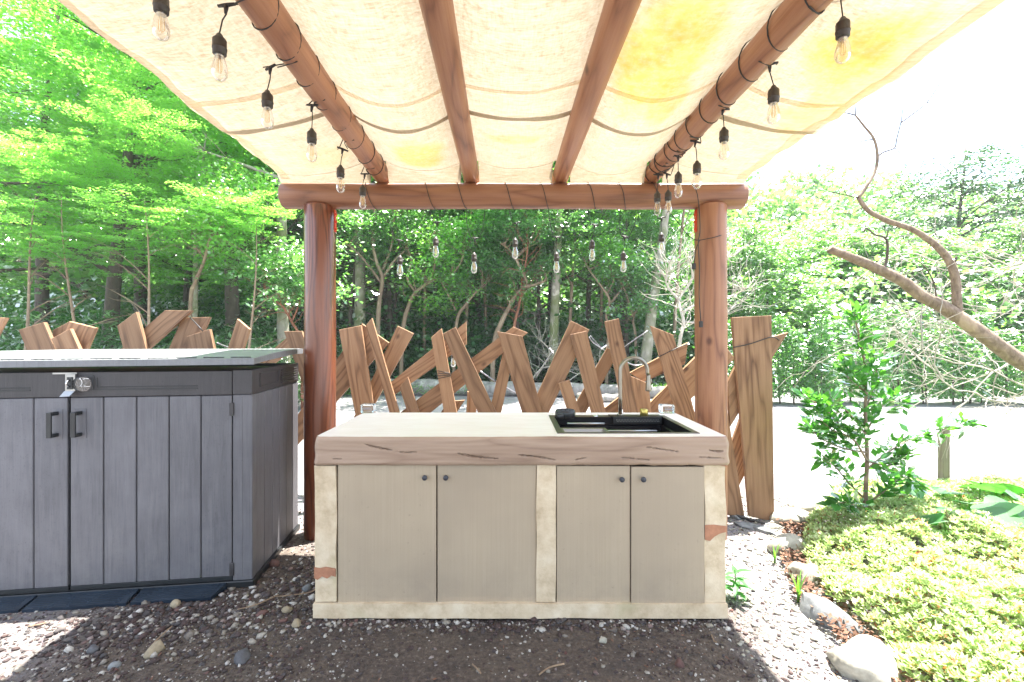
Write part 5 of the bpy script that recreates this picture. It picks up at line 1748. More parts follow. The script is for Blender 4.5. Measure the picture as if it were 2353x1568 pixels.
for k, (px, Y, q_, lab) in enumerate(((795, 12.6, 0, 'slender tree just right of the left post'), (975, 13.0, 1, 'slender tree behind the gnarled shrub with right-bent arms'), (1060, 12.8, 2, 'slender tree left of the broad shadowed trunk'),
        (1235, 13.2, 0, 'slender tree left of the green-lichened pole tree'), (1305, 12.6, 1, 'slender tree between the pole tree and the wiry shrub'), (1375, 13.4, 2, 'slender tree behind the wiry shrub'),
        (1440, 12.8, 0, 'slender tree left of the leaning pale tree'), (1545, 12.2, 1, 'slender tree between the leaning tree and the right post'), (1120, 13.6, 0, 'slender dark tree right of the broad shadowed trunk'), (905, 13.4, 2, 'slender tree behind the first hanging bulb'))):
    tree(lab, WX(px, Y), Y, [], SL[q_] if k % 3 else LMp[k % 2], 1.0 if k % 3 else 0.6, k * 1.7, group='slender trunks inside the wood')
# right side
gr = 'sunlit trees on the right'
tree('low bright maple beside the right post', WX(1760, 13.5), 13.5, [(CF[0], 0, 0, 2.6, 0.75, 0.75), (CF[1], -0.8, 0.6, 3.9, 0.6, 0.6)], LMp[0], 0.45, 0.5, group=gr)
tree('round yellow-green tree beyond the hedge, right of centre', WX(1930, 15), 15, [(CF[1], 0, 0, 2.8, 0.85, 0.8), (CF[2], 0.9, 0.5, 4.2, 0.7, 0.6)], LMp[1], 0.5, 1.5, group=gr)
tree('wide pale green tree behind the bare branches', WX(2110, 14.5), 14.5, [(CF[2], 0, 0, 2.9, 0.9, 0.7), (CF[0], 0.7, 0.4, 4.0, 0.6, 0.6)], LMp[0], 0.5, 2.5, group=gr)
tree('green tree at the right edge above the hedge', WX(2330, 14.5), 14.5, [(CF[0], 0, 0, 2.9, 0.95, 0.7), (CF[1], 0.6, 0.5, 3.9, 0.6, 0.6)], LMp[1], 0.5, 3.5, group=gr)
tree('tree with a feathery top left of the tall open tree', WX(1850, 21), 21, [(CF[1], 0, 0, 4.6, 1.1, 0.8)], LMp[0], 0.6, 4.5, group=gr)
M['leaf_sky'] = m_leaf('open_tree_leaf', (0.025, 0.075, 0.035), (0.05, 0.12, 0.05), (0.06, 0.16, 0.05), 0.05, 0.4, 0.5)
tc_ = crown_mesh('crown', M['leaf_sky'], (2.6, 2.2, 2.3), 150, 75, 0.12, 77, (0.35, 0.75), 0.08, 0.5, inner=0.25, aspect=0.55)
tree('tall open tree against the sky at upper right, branches showing through', WX(2195, 16), 16, [(tc_, 0.2, 0, 6.4, 1.0, 0.8)], limb_mesh('trunk', M['bark_dark'], 8.2, 0.12, 141, 16, 0.42, 2.6, (0.4, 0.1), 0.7), 1.0, 0.3, z=0, group=gr)

# ------------------------------------------------------------------ far wood on the rising ground: one mass
def wood_mass(name, label, n, seed, xr, yr, leaf, mat, hmin, hmax, per=420, zfun=None, cat='woodland'):
    r = np.random.default_rng(seed)
    Cs = []
    for k in range(n):
        x = r.uniform(*xr); y = yr[0] + (yr[1] - yr[0]) * r.random()
        z0 = float(rise(np.array(x), np.array(y)))
        h = r.uniform(hmin, hmax)
        for L in range(3):
            R = np.array([1, 1, 0.8]) * r.uniform(1.0, 2.0)
            c = np.array([x + r.normal(0, 0.6), y + r.normal(0, 0.6), z0 + h * (0.35 + 0.28 * L)])
            d = r.normal(0, 1, (per // 3, 3)); d /= np.linalg.norm(d, axis=1)[:, None]
            rad = (0.55 + 0.45 * r.random(per // 3)) * (1 + 0.3 * np.sin(d[:, 0] * 5 + k) * np.cos(d[:, 2] * 4 + k * 2))
            Cs.append(c + d * rad[:, None] * R)
    C = np.concatenate(Cs)
    V = leaf_quads(C, leaf, r, 0.7, 0.7).reshape(-1, 3)
    o = put(name, np_mesh(name, V, np.arange(len(V)).reshape(-1, 4), mat))
    return tag(o, label, cat, kind='stuff')


wood_mass('far_wood', 'dense wood rising behind the first row of trees', 330, 5, (-26, 9), (16, 40), 0.34, M['leaf_far'], 6, 10)
wood_mass('far_wood', 'distant wooded slope beyond the lot on the right', 260, 6, (6, 60), (26, 52), 0.42, M['leaf_far'], 4.5, 7)
wood_mass('undergrowth', 'dark leafy undergrowth between the trunks of the wood', 240, 8, (-17, 6.5), (13.2, 20), 0.15, M['leaf_bamboo'], 0.8, 2.4, per=620, cat='undergrowth')


wood_mass('undergrowth', 'leafy bushes filling the gap behind the hedge on the right', 170, 18, (6.2, 26), (12.0, 22), 0.17, M['leaf_far'], 1.6, 3.4, per=600, cat='undergrowth')


# ------------------------------------------------------------------ bamboo grass
def blades(name, label, cat, n, region, h, L, mat, seed, aspect=0.14, group=None, up=0.5):
    r = np.random.default_rng(seed)
    x, y = region(r, n)
    a = r.uniform(0, 2 * PI, n)
    hh = np.array([0.55 + 0.75 * (0.5 + mnoise.noise(Vector((float(p) * 0.55, float(q_) * 0.55, 0)))) for p, q_ in zip(x, y)])
    z = h * hh * r.random(n) ** 0.8
    d = np.stack([np.cos(a), np.sin(a), r.normal(up * 0.2, 0.45, n)], 1)
    zz = rise(x, y)
    C = np.stack([x, y, z + zz + 0.05], 1)
    V = leaf_quads(C, L, r, 0.5, aspect, dirs=d).reshape(-1, 3)
    o = put(name, np_mesh(name, V, np.arange(len(V)).reshape(-1, 4), mat))
    return tag(o, label, cat, kind='stuff')


def bamboo_region(r, n):
    y = r.uniform(8.2, 13.2, n); x = r.uniform(-1.2, 0.25, n) * y
    y = np.where(x > -4.0 + 0.3 * np.sin(y * 3), np.maximum(y, 12.3 + r.random(n) * 1.8), y)
    return x, y


blades('bamboo_grass', 'dark bamboo grass thicket behind the left fence and under the trees', 'bamboo grass', 52000,
       bamboo_region, 1.35, 0.24, M['leaf_bamboo'], 3)
blades('grass', 'tufts of grass along the edge of the gravel lot', 'grass', 9000,
       lambda r, n: (r.uniform(-8, 5, n), 10.7 + 0.6 * np.abs(r.standard_normal(n))), 0.22, 0.16, M['grass'], 4, 0.09, up=3)


# ------------------------------------------------------------------ twisted understory shrubs
def twisty(label, paths, Y, mat, r0=0.05, seed=0, leaves=True, cat='shrub', group='twisted shrubs in front of the wood', name='shrub', subs=26, lt=None):
    """paths: picture-traced stems at distance Y, each given its own depth wander"""
    r = random.Random(seed)
    first = paths[0][0]
    base = P(first[0], first[1], Y)
    o = thing(name, label, cat, (base.x, Y, 0), 0, group)
    off = Vector((base.x, Y, 0))
    m = MB(); tips = []
    for pi, path in enumerate(paths):
        pts = []
        for k, (px, py) in enumerate(path):
            yy = Y + (0.25 * math.sin(k * 1.3 + pi * 2 + seed) * min(1, k / 2))
            pts.append(P(px, py, yy) - off)
        if pi == 0: pts.insert(0, Vector((pts[0].x - (pts[1].x - pts[0].x) * 0.3, 0, -0.05)))
        sp = spline(pts, 5)
        n = len(sp); ra = r0 * (1.0 if pi == 0 else 0.62)
        m.tube(sp, [ra * (1 - 0.65 * k / n) for k in range(n)], 7, wob=0.15)
        for q in range(int(subs / len(paths)) + 1):
            j = r.randint(n // 3, n - 1)
            p = sp[j].copy(); pp = [p.copy()]
            d = Vector((r.uniform(-1, 1), r.uniform(-0.7, 0.7), r.uniform(-0.15, 1.0))).normalized()
            for s in range(9):
                d = (d + Vector((r.uniform(-0.55, 0.55), r.uniform(-0.4, 0.4), r.uniform(-0.35, 0.5)))).normalized()
                p = p + d * r.uniform(0.06, 0.13); pp.append(p.copy())
            m.tube(pp, [ra * 0.28 * (1 - 0.75 * s / 9) for s in range(10)], 5)
            tips += pp[5:]
    m.build('stem', mat, o, True)
    if leaves and tips:
        rr = np.random.default_rng(seed + 50)
        T = np.array([t[:] for t in tips if t.z > 2.0])
        if len(T):
            C = T[rr.integers(0, len(T), 5200)] + rr.normal(0, 0.2, (5200, 3)) * np.array([1.3, 1, 0.55])
            V = leaf_quads(C, 0.085, rr, 0.6, 0.6).reshape(-1, 3)
            put('crown', np_mesh('crown', V, np.arange(len(V)).reshape(-1, 4), lt or M['leaf_deep']), o)
    return o


twisty('forked smooth shrub with a Y-shaped stem next to the left post', [[(868, 745), (872, 690), (878, 640), (864, 600), (855, 550), (862, 500), (852, 470)], [(876, 650), (830, 590), (795, 562), (770, 556)], [(879, 640), (905, 600), (930, 575), (938, 545)], [(880, 620), (900, 560), (905, 500), (912, 480)]], 11.7, M['bark_twist'], 0.065, 1)
twisty('gnarled shrub whose arms bend to the right, above the steep crossed boards', [[(925, 760), (940, 700), (955, 672), (985, 650), (1010, 640), (1028, 655), (1040, 610)], [(955, 672), (935, 640), (945, 600), (930, 560)], [(1010, 640), (1030, 680), (1048, 715)], [(985, 650), (1000, 600), (985, 560), (1000, 530)], [(1028, 645), (1060, 600), (1065, 560)]], 11.8, M['bark_twist'], 0.06, 2, lt=M['leaf_maple'])
twisty('thin leaning shrub in front of the broad shadowed trunk', [[(1048, 745), (1070, 700), (1095, 670), (1115, 650), (1100, 610), (1115, 570)], [(1095, 670), (1120, 640), (1118, 620)], [(1100, 610), (1080, 570), (1090, 540)]], 12.0, M['bark_twist'], 0.05, 3)
twisty('gnarled pale shrub with a wide horizontal arm, right of centre', [[(1135, 790), (1150, 745), (1170, 705), (1190, 672), (1210, 655), (1192, 610), (1180, 580), (1195, 540)], [(1200, 660), (1235, 652), (1255, 640), (1240, 610)], [(1190, 600), (1165, 570), (1150, 560)], [(1188, 590), (1215, 560), (1230, 520)]], 11.6, M['bark_twist'], 0.07, 4)
twisty('single reddish bare stem standing beside the gnarled pale shrub', [[(1178, 790), (1183, 740), (1195, 690), (1200, 640), (1210, 590), (1212, 550)]], 11.5, M['bark_red'], 0.045, 5, False)
twisty('open wiry shrub between the two pale pole trees', [[(1395, 800), (1400, 760), (1392, 725), (1400, 690), (1375, 650), (1350, 615), (1335, 580)], [(1400, 700), (1430, 660), (1440, 620), (1460, 600)], [(1392, 680), (1410, 640), (1395, 600), (1405, 560)], [(1355, 620), (1390, 605), (1420, 610)]], 11.9, M['bark_twist'], 0.05, 6, lt=M['leaf_maple'])
twisty('slim shrub with crossing shoots, right of the wiry one', [[(1460, 780), (1455, 730), (1480, 690), (1510, 660)], [(1455, 730), (1440, 680), (1425, 640), (1430, 600)]], 12.0, M['bark_twist'], 0.04, 7)
twisty('pale forked sapling left of the dark maple trunk', [[(437, 700), (448, 650), (468, 600), (480, 555), (500, 500), (490, 440)], [(470, 595), (445, 560), (440, 520)], [(482, 550), (530, 500), (560, 460)]], 8.6, M['bark_twist'], 0.04, 8, lt=M['leaf_maple'])
twisty('crooked brown sapling in front of the pale straight tree', [[(690, 790), (670, 740), (645, 700), (612, 680), (605, 640)], [(670, 740), (690, 690), (700, 640)]], 8.8, M['bark_red'], 0.03, 9)
twisty('dead white-twigged brush tangled behind the right post', [[(1560, 800), (1570, 740), (1560, 690), (1590, 640), (1580, 590)], [(1565, 720), (1620, 690), (1680, 680), (1720, 660)], [(1560, 690), (1530, 650), (1540, 600)], [(1590, 640), (1640, 600), (1680, 590)], [(1570, 740), (1640, 740), (1690, 700)]], 8.0, M['dead'], 0.035, 10, False, subs=130)
twisty('grey dead branches piled up behind the fallen log', [[(1215, 885), (1240, 850), (1270, 840), (1310, 820)], [(1260, 880), (1290, 850), (1330, 860), (1370, 850)], [(1230, 870), (1262, 812), (1240, 780)], [(1300, 880), (1350, 850), (1400, 860)]], 11.5, M['dead'], 0.03, 11, False, cat='branch pile', group=None, name='branch_pile', subs=90)

# fallen logs
def flog(label, a, b, Y0, Y1, r, seed):
    A = P(a[0], a[1], Y0); B = P(b[0], b[1], Y1); A.z = r * 0.85; B.z = r * 0.8
    m = MB(); N = 18
    m.tube([A.lerp(B, k / N) + Vector((0, 0.05 * math.sin(k + seed), 0.015 * math.sin(k * 1.7))) - A for k in range(N + 1)], [r * (1 - 0.25 * k / N) for k in range(N + 1)], 14, wob=0.16)
    o = m.build('fallen_log', M['log_grey'], None, True, loc=A)
    tag(o, label, 'log', 'fallen logs across the edge of the lot')
flog('thick grey fallen log lying across the lot behind the counter', (850, 880), (1370, 890), 11.2, 10.6, 0.21, 1)
flog('second grey log, right half, behind the faucet', (1300, 900), (1560, 905), 10.9, 10.3, 0.17, 2)
flog('short split log in front of the right-hand log', (1330, 925), (1470, 925), 9.9, 9.7, 0.1, 3)

# hedge of young conifers along the lot
hd = thing('hedge', 'row of dense young conifers along the far side of the gravel lot', 'hedge', (9, 9.6, 0))
r = np.random.default_rng(9)
Cs = []; stm = MB()
for k in range(46):
    x = 4.7 + k * 0.29 + r.normal(0, 0.06); y = 9.5 + 0.12 * k * 0 + r.normal(0, 0.15)
    H = r.uniform(1.25, 2.1)
    stm.tube([(x - 9, y - 9.6, 0), (x - 9 + r.normal(0, 0.04), y - 9.6, 0.7), (x - 9, y - 9.6, H)], [0.02, 0.015, 0.005], 5)
    n = 1500
    z = 0.12 + (H - 0.12) * r.random(n) ** 0.9
    rad = (0.40 * (1 - (z / H) ** 2 * 0.7)) * (0.4 + 0.6 * r.random(n) ** 0.5)
    a = r.uniform(0, 2 * PI, n)
    Cs.append(np.stack([x + rad * np.cos(a) - 9, y + rad * np.sin(a) - 9.6, z], 1))
C = np.concatenate(Cs)
V = leaf_quads(C, 0.085, r, 0.7, 0.45).reshape(-1, 3)
put('foliage', np_mesh('foliage', V, np.arange(len(V)).reshape(-1, 4), M['leaf_conifer']), hd)
stm.build('stem', M['bark_dark'], hd)
m = MB(); c = G(1741, 937); m.tube([(0, 0, 0), (0, 0, 0.13)], 0.03, 8); o = m.build('marker_peg', M['orange'], None, loc=(c.x, c.y, 0)); tag(o, 'small orange marker peg at the foot of the hedge', 'marker')

# wooden stake in the bed
c = G(2168, 1126)
m = MB(); m.bbox(-0.032, 0.032, -0.03, 0.03, -0.05, 0.60, 0.005)
o = m.build('stake', m_wood('stake_wood', (0.1, 0.09, 0.05), (0.17, 0.15, 0.09), (0.24, 0.22, 0.15), 0.8), None, loc=(c.x, c.y, 0)); tag(o, 'square wooden stake standing in the planted bed at the right', 'stake')

# ------------------------------------------------------------------ camellia: every leaf is its own piece
def leaf_mesh(name, L, Wd, mat, fold=0.15, curl=0.12, n=5):
    vs = []; fs = []
    for i in range(n + 1):
        t = i / n; w_ = Wd * 0.5 * math.sin(PI * min(1, t * 1.02) ** 0.8) ** 0.8 if 0 < t < 1 else 0.0008
        zc = -curl * L * t * t
        vs += [(L * t, -w_, zc + fold * w_), (L * t, 0, zc), (L * t, w_, zc + fold * w_)]
    for i in range(n):
        a = i * 3
        fs += [(a, a + 3, a + 4, a + 1), (a + 1, a + 4, a + 5, a + 2)]
    m = MB(); m.add(vs, fs); return m.mesh(name, mat, True)


def leaf_dir_rot(d, roll, droop=0.0):
    d = Vector(d).normalized()
    q = d.to_track_quat('X', 'Z')
    return q @ Matrix.Rotation(roll, 4, 'X').to_quaternion()


LC = [leaf_mesh('leaf', 0.085, 0.048, M['leaf_camellia'], 0.2, 0.15), leaf_mesh('leaf', 0.07, 0.042, M['leaf_camellia'], 0.1, 0.3), leaf_mesh('leaf', 0.09, 0.05, M['leaf_camellia'], 0.25, 0.05)]
CY = 3.15
cb = P(1990, 1215, CY); cb.z = 0
cam_s = thing('camellia_shrub', 'young camellia with glossy dark leaves on a thin tied stem, in the bed', 'shrub', cb)
m = MB()
def CP(x, y, dy=0): return P(x, y, CY + dy) - cb
stems = [[(1990, 1238, 0), (1988, 1150, 0), (1992, 1050, 0.02), (1988, 950, 0), (1990, 860, 0.02), (1975, 780, 0), (1962, 720, 0)],
         [(1988, 940, 0), (2010, 880, 0.05), (2015, 820, 0.05)],
         [(1992, 1060, 0), (1960, 1010, -0.08), (1915, 990, -0.12), (1880, 960, -0.15)],
         [(1990, 1080, 0), (2040, 1040, 0.08), (2090, 1010, 0.12), (2160, 985, 0.15), (2225, 975, 0.15)],
         [(1989, 1160, 0), (2030, 1130, -0.1), (2075, 1090, -0.12), (2095, 1110, -0.12)],
         [(1989, 1150, 0), (1950, 1110, 0.1), (1915, 1070, 0.1), (1890, 1060, 0.1)],
         [(1990, 1180, 0), (1960, 1160, -0.15), (1925, 1155, -0.2)], [(1990, 1190, 0), (2020, 1160, 0.1), (2060, 1150, 0.15)],
         [(1990, 1010, 0), (1940, 985, -0.1), (1895, 940, -0.12), (1855, 915, -0.12)], [(1991, 1040, 0), (1935, 1030, 0.06), (1890, 1010, 0.06), (1862, 985, 0.06)], [(1991, 1060, 0), (2040, 1070, 0.05), (2070, 1050, 0.05)],
         [(1990, 900, 0), (1960, 880, -0.05), (1935, 850, -0.05)], [(1991, 1000, 0), (1940, 940, 0.1), (1900, 930, 0.1)], [(1991, 990, 0), (2030, 930, 0.1), (2070, 925, 0.1)]]
rr = random.Random(5)
lp = []
for k, s in enumerate(stems):
    sp = spline([CP(*p) for p in s], 6)
    r0 = 0.017 if k == 0 else 0.007
    m.tube(sp, [r0 * (1 - 0.7 * i / len(sp)) for i in range(len(sp))], 6)
    for i in range(int(len(sp) * (0.4 if k == 0 else 0.22)), len(sp)):
        lp.append((sp[i], (sp[i] - sp[i - 1]).normalized()))
m.build('stem', M['bark_twist'], cam_s, True)
for k in range(296):
    p, d = rr.choice(lp)
    dirv = (d * 0.5 + Vector((rr.uniform(-1, 1), rr.uniform(-1, 1), rr.uniform(-0.5, 0.7)))).normalized()
    o = put('leaf', LC[k % 3], cam_s, p + dirv * rr.uniform(0.005, 0.05))
    o.rotation_mode = 'QUATERNION'; o.rotation_quaternion = leaf_dir_rot(dirv, rr.uniform(-0.8, 0.8)); s = rr.uniform(0.7, 1.15); o.scale = (s, s, s)
rq = np.random.default_rng(4)
Lc = []; Ld = []
for k in range(1300):
    p, d = rr.choice(lp)
    dv = (d * 0.5 + Vector((rr.uniform(-1, 1), rr.uniform(-1, 1), rr.uniform(-0.5, 0.7)))).normalized()
    Lc.append((p + dv * rr.uniform(0.03, 0.13))[:]); Ld.append(dv[:])
Vq = leaf_quads(np.array(Lc), 0.075, rq, 0.5, 0.5, dirs=np.array(Ld)).reshape(-1, 3)
o = put('foliage', np_mesh('foliage', Vq, np.arange(len(Vq)).reshape(-1, 4), M['leaf_camellia']), cam_s); o['kind'] = 'stuff'
m = MB(); c = CP(1991, 880, -0.02); m.bbox(c.x - 0.012, c.x + 0.012, c.y - 0.022, c.y - 0.02, c.z - 0.045, c.z + 0.045, 0.0005); m.build('plant_tag', M['white'], cam_s)

# butterbur: big round leaves on stalks
LB = leaf_mesh('leaf', 0.26, 0.30, M['leaf_broad'], 0.15, 0.25, 8)
bb = G(2250, 1260)
bur = thing('butterbur', 'patch of big round bright green butterbur leaves at the right edge of the bed', 'plant', (bb.x, bb.y, 0))
m = MB()
for (x, y, Y, s, yaw) in ((2250, 1150, 3.55, 1.0, 0.5), (2300, 1165, 3.3, 1.05, 2.8), (2330, 1180, 3.2, 0.9, 0.2), (2120, 1200, 3.2, 0.6, 2.0), (2160, 1185, 3.3, 0.7, 0.2), (2200, 1225, 3.0, 0.75, 4.0),
                          (2260, 1235, 2.9, 0.8, 5.5), (2310, 1250, 2.85, 0.85, 1.2), (2350, 1225, 3.0, 0.9, 3.2), (2180, 1265, 2.8, 0.55, 3.0), (2130, 1240, 2.9, 0.5, 4.2), (2230, 1195, 3.1, 0.6, 1.0), (2070, 1165, 3.3, 0.5, 1.0), (2380, 1170, 3.3, 1.0, 1.8)):
    c = P(x, y, Y) - Vector((bb.x, bb.y, 0)); c.z = max(c.z, 0.16) + 0.07
    o = put('leaf', LB, bur, c, (rr.uniform(-0.45, 0.45), rr.uniform(-0.5, 0.15), yaw), (s, s, s))
    m.tube([(c.x, c.y, -0.02), (c.x, c.y, c.z * 0.5), (c.x + 0.03 * math.cos(yaw), c.y + 0.03 * math.sin(yaw), c.z)], 0.006, 5)
m.build('stalks', M['grass'], bur)


# azalea ground cover: one low rounded mass
def azalea():
    r = np.random.default_rng(12)
    Vs = []; 
    n = 21000
    # outline on the ground in metres: front edge runs diagonally
    Y_ = r.uniform(1.25, 4.05, n * 2)
    left = np.interp(Y_, [1.2, 1.75, 2.0, 2.35, 2.8, 3.2, 3.7, 4.1], [1.62, 1.50, 1.62, 1.62, 1.78, 2.08, 2.55, 2.9])
    right = np.interp(Y_, [1.2, 2, 3, 4.1], [2.8, 3.4, 4.8, 5.4])
    X_ = left + (right - left) * r.random(n * 2)
    edge = np.clip((X_ - left) / 0.28, 0, 1)
    X_, Y_, edge = X_[:n], Y_[:n], edge[:n]
    hm = np.array([min(1.2, max(0, 0.5 + 0.8 * mnoise.noise(Vector((float(a) * 3.0, float(b) * 3.0, 0))) + 0.35 * mnoise.noise(Vector((float(a) * 11, float(b) * 11, 4))))) for a, b in zip(X_, Y_)])
    top = (0.13 + 0.17 * hm) * (0.25 + 0.75 * np.sqrt(edge)) * np.interp(Y_, [1.2, 3.2, 4.1], [1, 0.9, 0.45])
    z = top * (0.35 + 0.65 * r.random(n) ** 0.35)
    C0 = np.stack([X_, Y_, z], 1)
    # each rosette has 7 leaves
    out = []
    for k in range(7):
        a = r.uniform(0, 2 * PI, n)
        d = np.stack([np.cos(a), np.sin(a), r.uniform(0.15, 1.3, n)], 1)
        d /= np.linalg.norm(d, axis=1)[:, None]
        C = C0 + d * 0.016
        out.append(leaf_quads(C, 0.029, r, 0.3, 0.4, dirs=d))
    V = np.concatenate(out).reshape(-1, 3)
    o = put('azalea_cover', np_mesh('azalea_cover', V, np.arange(len(V)).reshape(-1, 4), M['leaf_azalea']))
    tag(o, 'low pale yellow-green azalea ground cover filling the bed', 'ground cover', kind='stuff')
    # brown twiggy base under it
    m = MB(); q = random.Random(3)
    for k in range(900):
        i = q.randrange(n)
        a = Vector((X_[i], Y_[i], 0)); b = Vector((X_[i] + q.uniform(-0.05, 0.05), Y_[i] + q.uniform(-0.05, 0.05), z[i]))
        m.tube([a, b], 0.002, 3, cap=False)
    o = m.build('azalea_stems', M['twig']); tag(o, 'brown twiggy stems inside the azalea cover', 'stems', kind='stuff')
azalea()


def litter():
    r = np.random.default_rng(31); n = 1700
    y = r.uniform(1.55, 3.3, n)
    left = np.interp(y, [1.2, 1.75, 2.0, 2.35, 2.8, 3.2], [1.50, 1.42, 1.44, 1.46, 1.64, 1.92])
    x = left + np.abs(r.standard_normal(n)) * 0.16
    C = np.stack([x, y, 0.012 + 0.05 * r.random(n)], 1)
    V = leaf_quads(C, 0.032, r, 0.5, 0.5).reshape(-1, 3)
    o = put('leaf_litter', np_mesh('leaf_litter', V, np.arange(len(V)).reshape(-1, 4), M['leaf_dry']))
    tag(o, 'reddish brown fallen leaves along the foot of the azalea cover', 'leaf litter', kind='stuff')
    n = 500
    y = r.uniform(1.5, 3.0, n); x = r.uniform(-1.2, 1.3, n) * y
    C = np.stack([x, y, np.array([gz(float(a), float(b)) for a, b in zip(x, y)]) + 0.008], 1)
    V = leaf_quads(C, 0.02, r, 0.4, 0.3).reshape(-1, 3)
    o = put('leaf_litter', np_mesh('leaf_litter', V, np.arange(len(V)).reshape(-1, 4), M['leaf_dry']))
    tag(o, 'dry leaf scraps scattered thinly on the soil before the counter', 'leaf litter', kind='stuff')
litter()


def tuft(label, x, y, n, L, w_, seed, mat='grass'):
    c = G(x, y); q = random.Random(seed)
    m = MB()
    for k in range(n):
        a = q.uniform(0, 2 * PI); l = L * q.uniform(0.6, 1.1); lean = q.uniform(0.15, 0.6)
        pts = []
        for i in range(6):
            t = i / 5
            rr_ = lean * l * t * t; pts.append(Vector((math.cos(a) * rr_, math.sin(a) * rr_, l * (t - 0.35 * lean * t * t))))
        s = Vector((-math.sin(a), math.cos(a), 0))
        vs_ = []; 
        for i, p in enumerate(pts):
            ww = w_ * (1 - (i / 5) ** 2) + 0.0004
            vs_ += [p - s * ww, p + s * ww]
        m.add(vs_, [(2 * i, 2 * i + 1, 2 * i + 3, 2 * i + 2) for i in range(5)])
    o = m.build('grass_tuft', M[mat], None, loc=(c.x, c.y, 0)); tag(o, label, 'grass tuft', 'grass tufts by the stones')
tuft('bright grass tuft growing between the stones of the bed edge', 1834, 1385, 8, 0.17, 0.006, 1)
tuft('small grass tuft in the gravel beside the counter', 1780, 1295, 6, 0.15, 0.005, 2)
tuft('wispy tuft at the foot of the right end of the fence', 1792, 1195, 14, 0.08, 0.003, 3)
# weed beside the counter
wd_ = G(1690, 1380)
we = thing('weed', 'broad-leaved weed growing right beside the counter base', 'plant', (wd_.x, wd_.y, 0))
LW = leaf_mesh('leaf', 0.085, 0.03, M['leaf_broad'], 0.2, 0.3)
m = MB(); m.tube([(0, 0, 0), (0.005, 0.01, 0.07), (-0.005, 0.0, 0.16)], 0.003, 5); m.build('stem', M['grass'], we)
for k in range(14):
    a = k * 2.4; z = 0.03 + 0.009 * k
    o = put('leaf', LW, we, (0, 0, z), (0, rr.uniform(-0.5, 0.1), a), (1, 1, 1))

# ------------------------------------------------------------------ bare tree leaning in from the right
bt_ = P(2600, 1000, 3.1)
bare = thing('bare_tree', 'leafless tree whose thick sawn limb and fine dead twigs reach in from the right', 'tree', (bt_.x, 3.1, 0))
bo_ = Vector((bt_.x, 3.1, 0))
def BP(x, y, Y=3.1): return P(x, y, Y) - bo_
m = MB()
m.tube(spline([Vector((0.1, 0.1, -0.1)), Vector((0.05, 0.05, 0.6)), BP(2480, 900), BP(2560, 700), BP(2650, 300), BP(2700, -200)], 5), [0.13 - 0.003 * k for k in range(26)], 12, wob=0.1)
m.build('trunk', M['bare'], bare, True)
m = MB()
main = spline([BP(2490, 880), BP(2420, 862), BP(2340, 828), BP(2260, 770), BP(2180, 714), BP(2120, 682), BP(2070, 645), BP(2010, 615), BP(1950, 590), BP(1906, 573)], 5)
m.tube(main, [0.064 - 0.038 * (k / (len(main) - 1)) ** 0.7 for k in range(len(main))], 12, wob=0.14)
m.build('limb', M['bare'], bare, True)
m = MB()
up1 = spline([BP(2200, 725), BP(2198, 690), BP(2195, 640), BP(2180, 600), BP(2150, 565), BP(2100, 530), BP(2040, 508), BP(1995, 485), BP(1972, 455)], 5)
m.tube(up1, [0.030 - 0.017 * k / len(up1) for k in range(len(up1))], 9, wob=0.12)
up2 = spline([BP(1972, 455), BP(1990, 430), BP(2010, 395), BP(2016, 360), BP(2008, 320), BP(1985, 290), BP(1965, 265)], 5)
m.tube(up2, [0.013 - 0.008 * k / len(up2) for k in range(len(up2))], 7)
m.build('limb', M['bare'], bare, True)
m = MB(); q = random.Random(11)
for path, r_ in (([(1965, 265), (1945, 260), (1925, 258)], 0.005), ([(1965, 265), (1965, 250), (1964, 240)], 0.004), ([(2008, 320), (1980, 325), (1950, 335), (1915, 338), (1890, 335)], 0.004),
                 ([(2016, 360), (2030, 350), (2055, 340), (2060, 320), (2070, 280), (2074, 250)], 0.006), ([(2070, 282), (2100, 260), (2130, 235), (2160, 190), (2178, 150)], 0.005), ([(2130, 237), (2170, 230), (2220, 220)], 0.003),
                 ([(2055, 340), (2070, 352), (2100, 350), (2130, 330)], 0.003), ([(1972, 455), (1940, 448), (1905, 440)], 0.006), ([(1945, 448), (1930, 430), (1925, 470), (1905, 490)], 0.003),
                 ([(1990, 470), (1960, 490), (1930, 488)], 0.004), ([(2030, 620), (2038, 590), (2036, 550), (2010, 540), (1990, 525), (1985, 535)], 0.010), ([(2036, 550), (2040, 530)], 0.006),
                 ([(2196, 660), (2192, 620), (2197, 590)], 0.014), ([(2150, 698), (2148, 660), (2130, 620), (2110, 600)], 0.006)):
    sp = spline([BP(x, y) for x, y in path], 5)
    m.tube(sp, [r_ * (1 - 0.6 * k / len(sp)) for k in range(len(sp))], 5)
m.build('twigs', M['bark_dark'], bare, True)['kind'] = 'stuff'
m = MB()
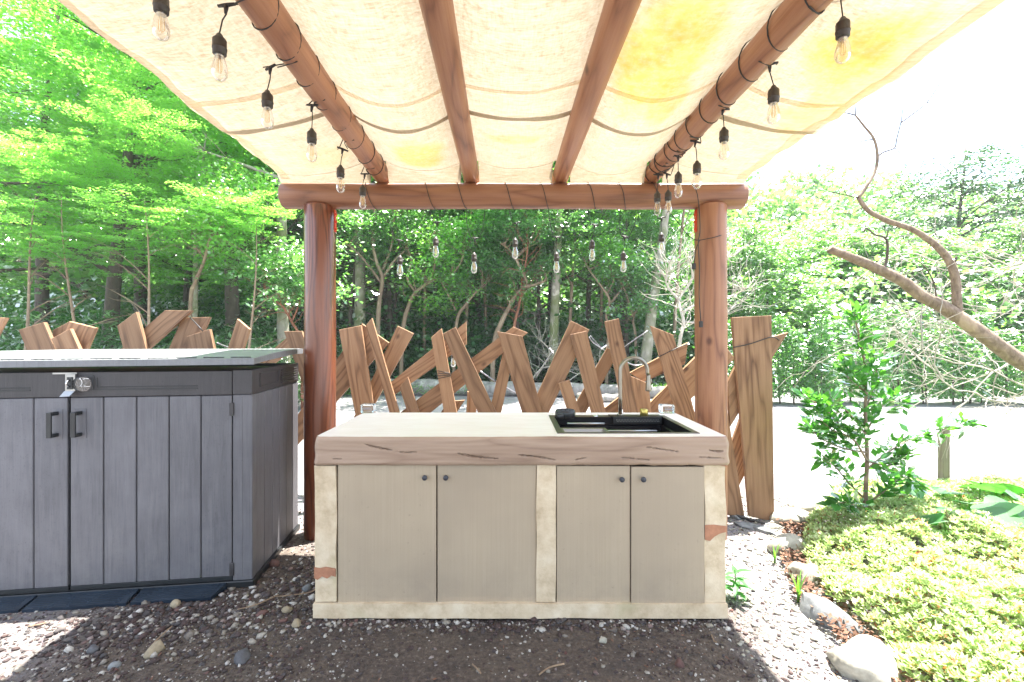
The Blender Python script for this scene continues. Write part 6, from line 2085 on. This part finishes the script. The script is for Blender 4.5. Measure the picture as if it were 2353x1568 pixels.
def wander(p, d, n, st, r_, curl, lvl):
    pts = [p.copy()]
    for k in range(n):
        d = (d + Vector((q.uniform(-curl, curl), q.uniform(-curl, curl), q.uniform(-curl, curl)))).normalized()
        p = p + d * st; pts.append(p.copy())
    m.tube(pts, [r_ * (1 - 0.7 * k / n) for k in range(n + 1)], 4, cap=False)
    if lvl:
        for _ in range(3):
            j = q.randint(n // 3, n)
            wander(pts[j].copy(), (d + Vector((q.uniform(-0.8, 0.8), q.uniform(-0.6, 0.6), q.uniform(-0.8, 0.8)))).normalized(), int(n * 0.7), st * 0.8, r_ * 0.6, curl, lvl - 1)
for k in range(30):
    x0_ = q.uniform(2230, 2480); y0_ = q.uniform(560, 930)
    wander(BP(x0_, y0_, q.uniform(3.2, 4.6)), Vector((-1, q.uniform(-0.3, 0.3), q.uniform(-0.25, 0.25))).normalized(), 12, 0.085, q.uniform(0.004, 0.009), 0.28, 2)
m.build('twigs', M['dead'], bare, True)['kind'] = 'stuff'

# small house seen through the trees
hs = thing('house', 'low house roof glimpsed through the trees behind the wood', 'house', (WX(1480, 24), 24, 1.0))
m = MB(); m.box(-3.4, 3.4, -2, 2, -1.6, 0.75); m.build('wall', M['rock_grey'], hs)
m = MB(); m.add([(-3.8, -2.4, 0.75), (3.8, -2.4, 0.75), (3.8, 0, 1.9), (-3.8, 0, 1.9), (3.8, 2.4, 0.75), (-3.8, 2.4, 0.75), (-3.8, -2.4, 0.68), (3.8, -2.4, 0.68)], [(0, 1, 2, 3), (3, 2, 4, 5), (0, 6, 7, 1)]); m.build('roof', M['lid'], hs)

# ------------------------------------------------------------------ thin scattering volume added to stand in for veiling lens flare
hm_ = bpy.data.materials.new('flare_veil'); hm_.use_nodes = True
hn = hm_.node_tree; hn.nodes.clear()
ho = hn.nodes.new('ShaderNodeOutputMaterial'); hv = hn.nodes.new('ShaderNodeVolumePrincipled')
hv.inputs['Color'].default_value = (0.92, 0.97, 1.0, 1); hv.inputs['Density'].default_value = 0.0015
hn.links.new(hv.outputs[0], ho.inputs['Volume'])
m = MB(); m.box(-270, 270, -45, 430, -1.2, 34); hz = m.build('flare_veil', hm_); tag(hz, kind='stuff')
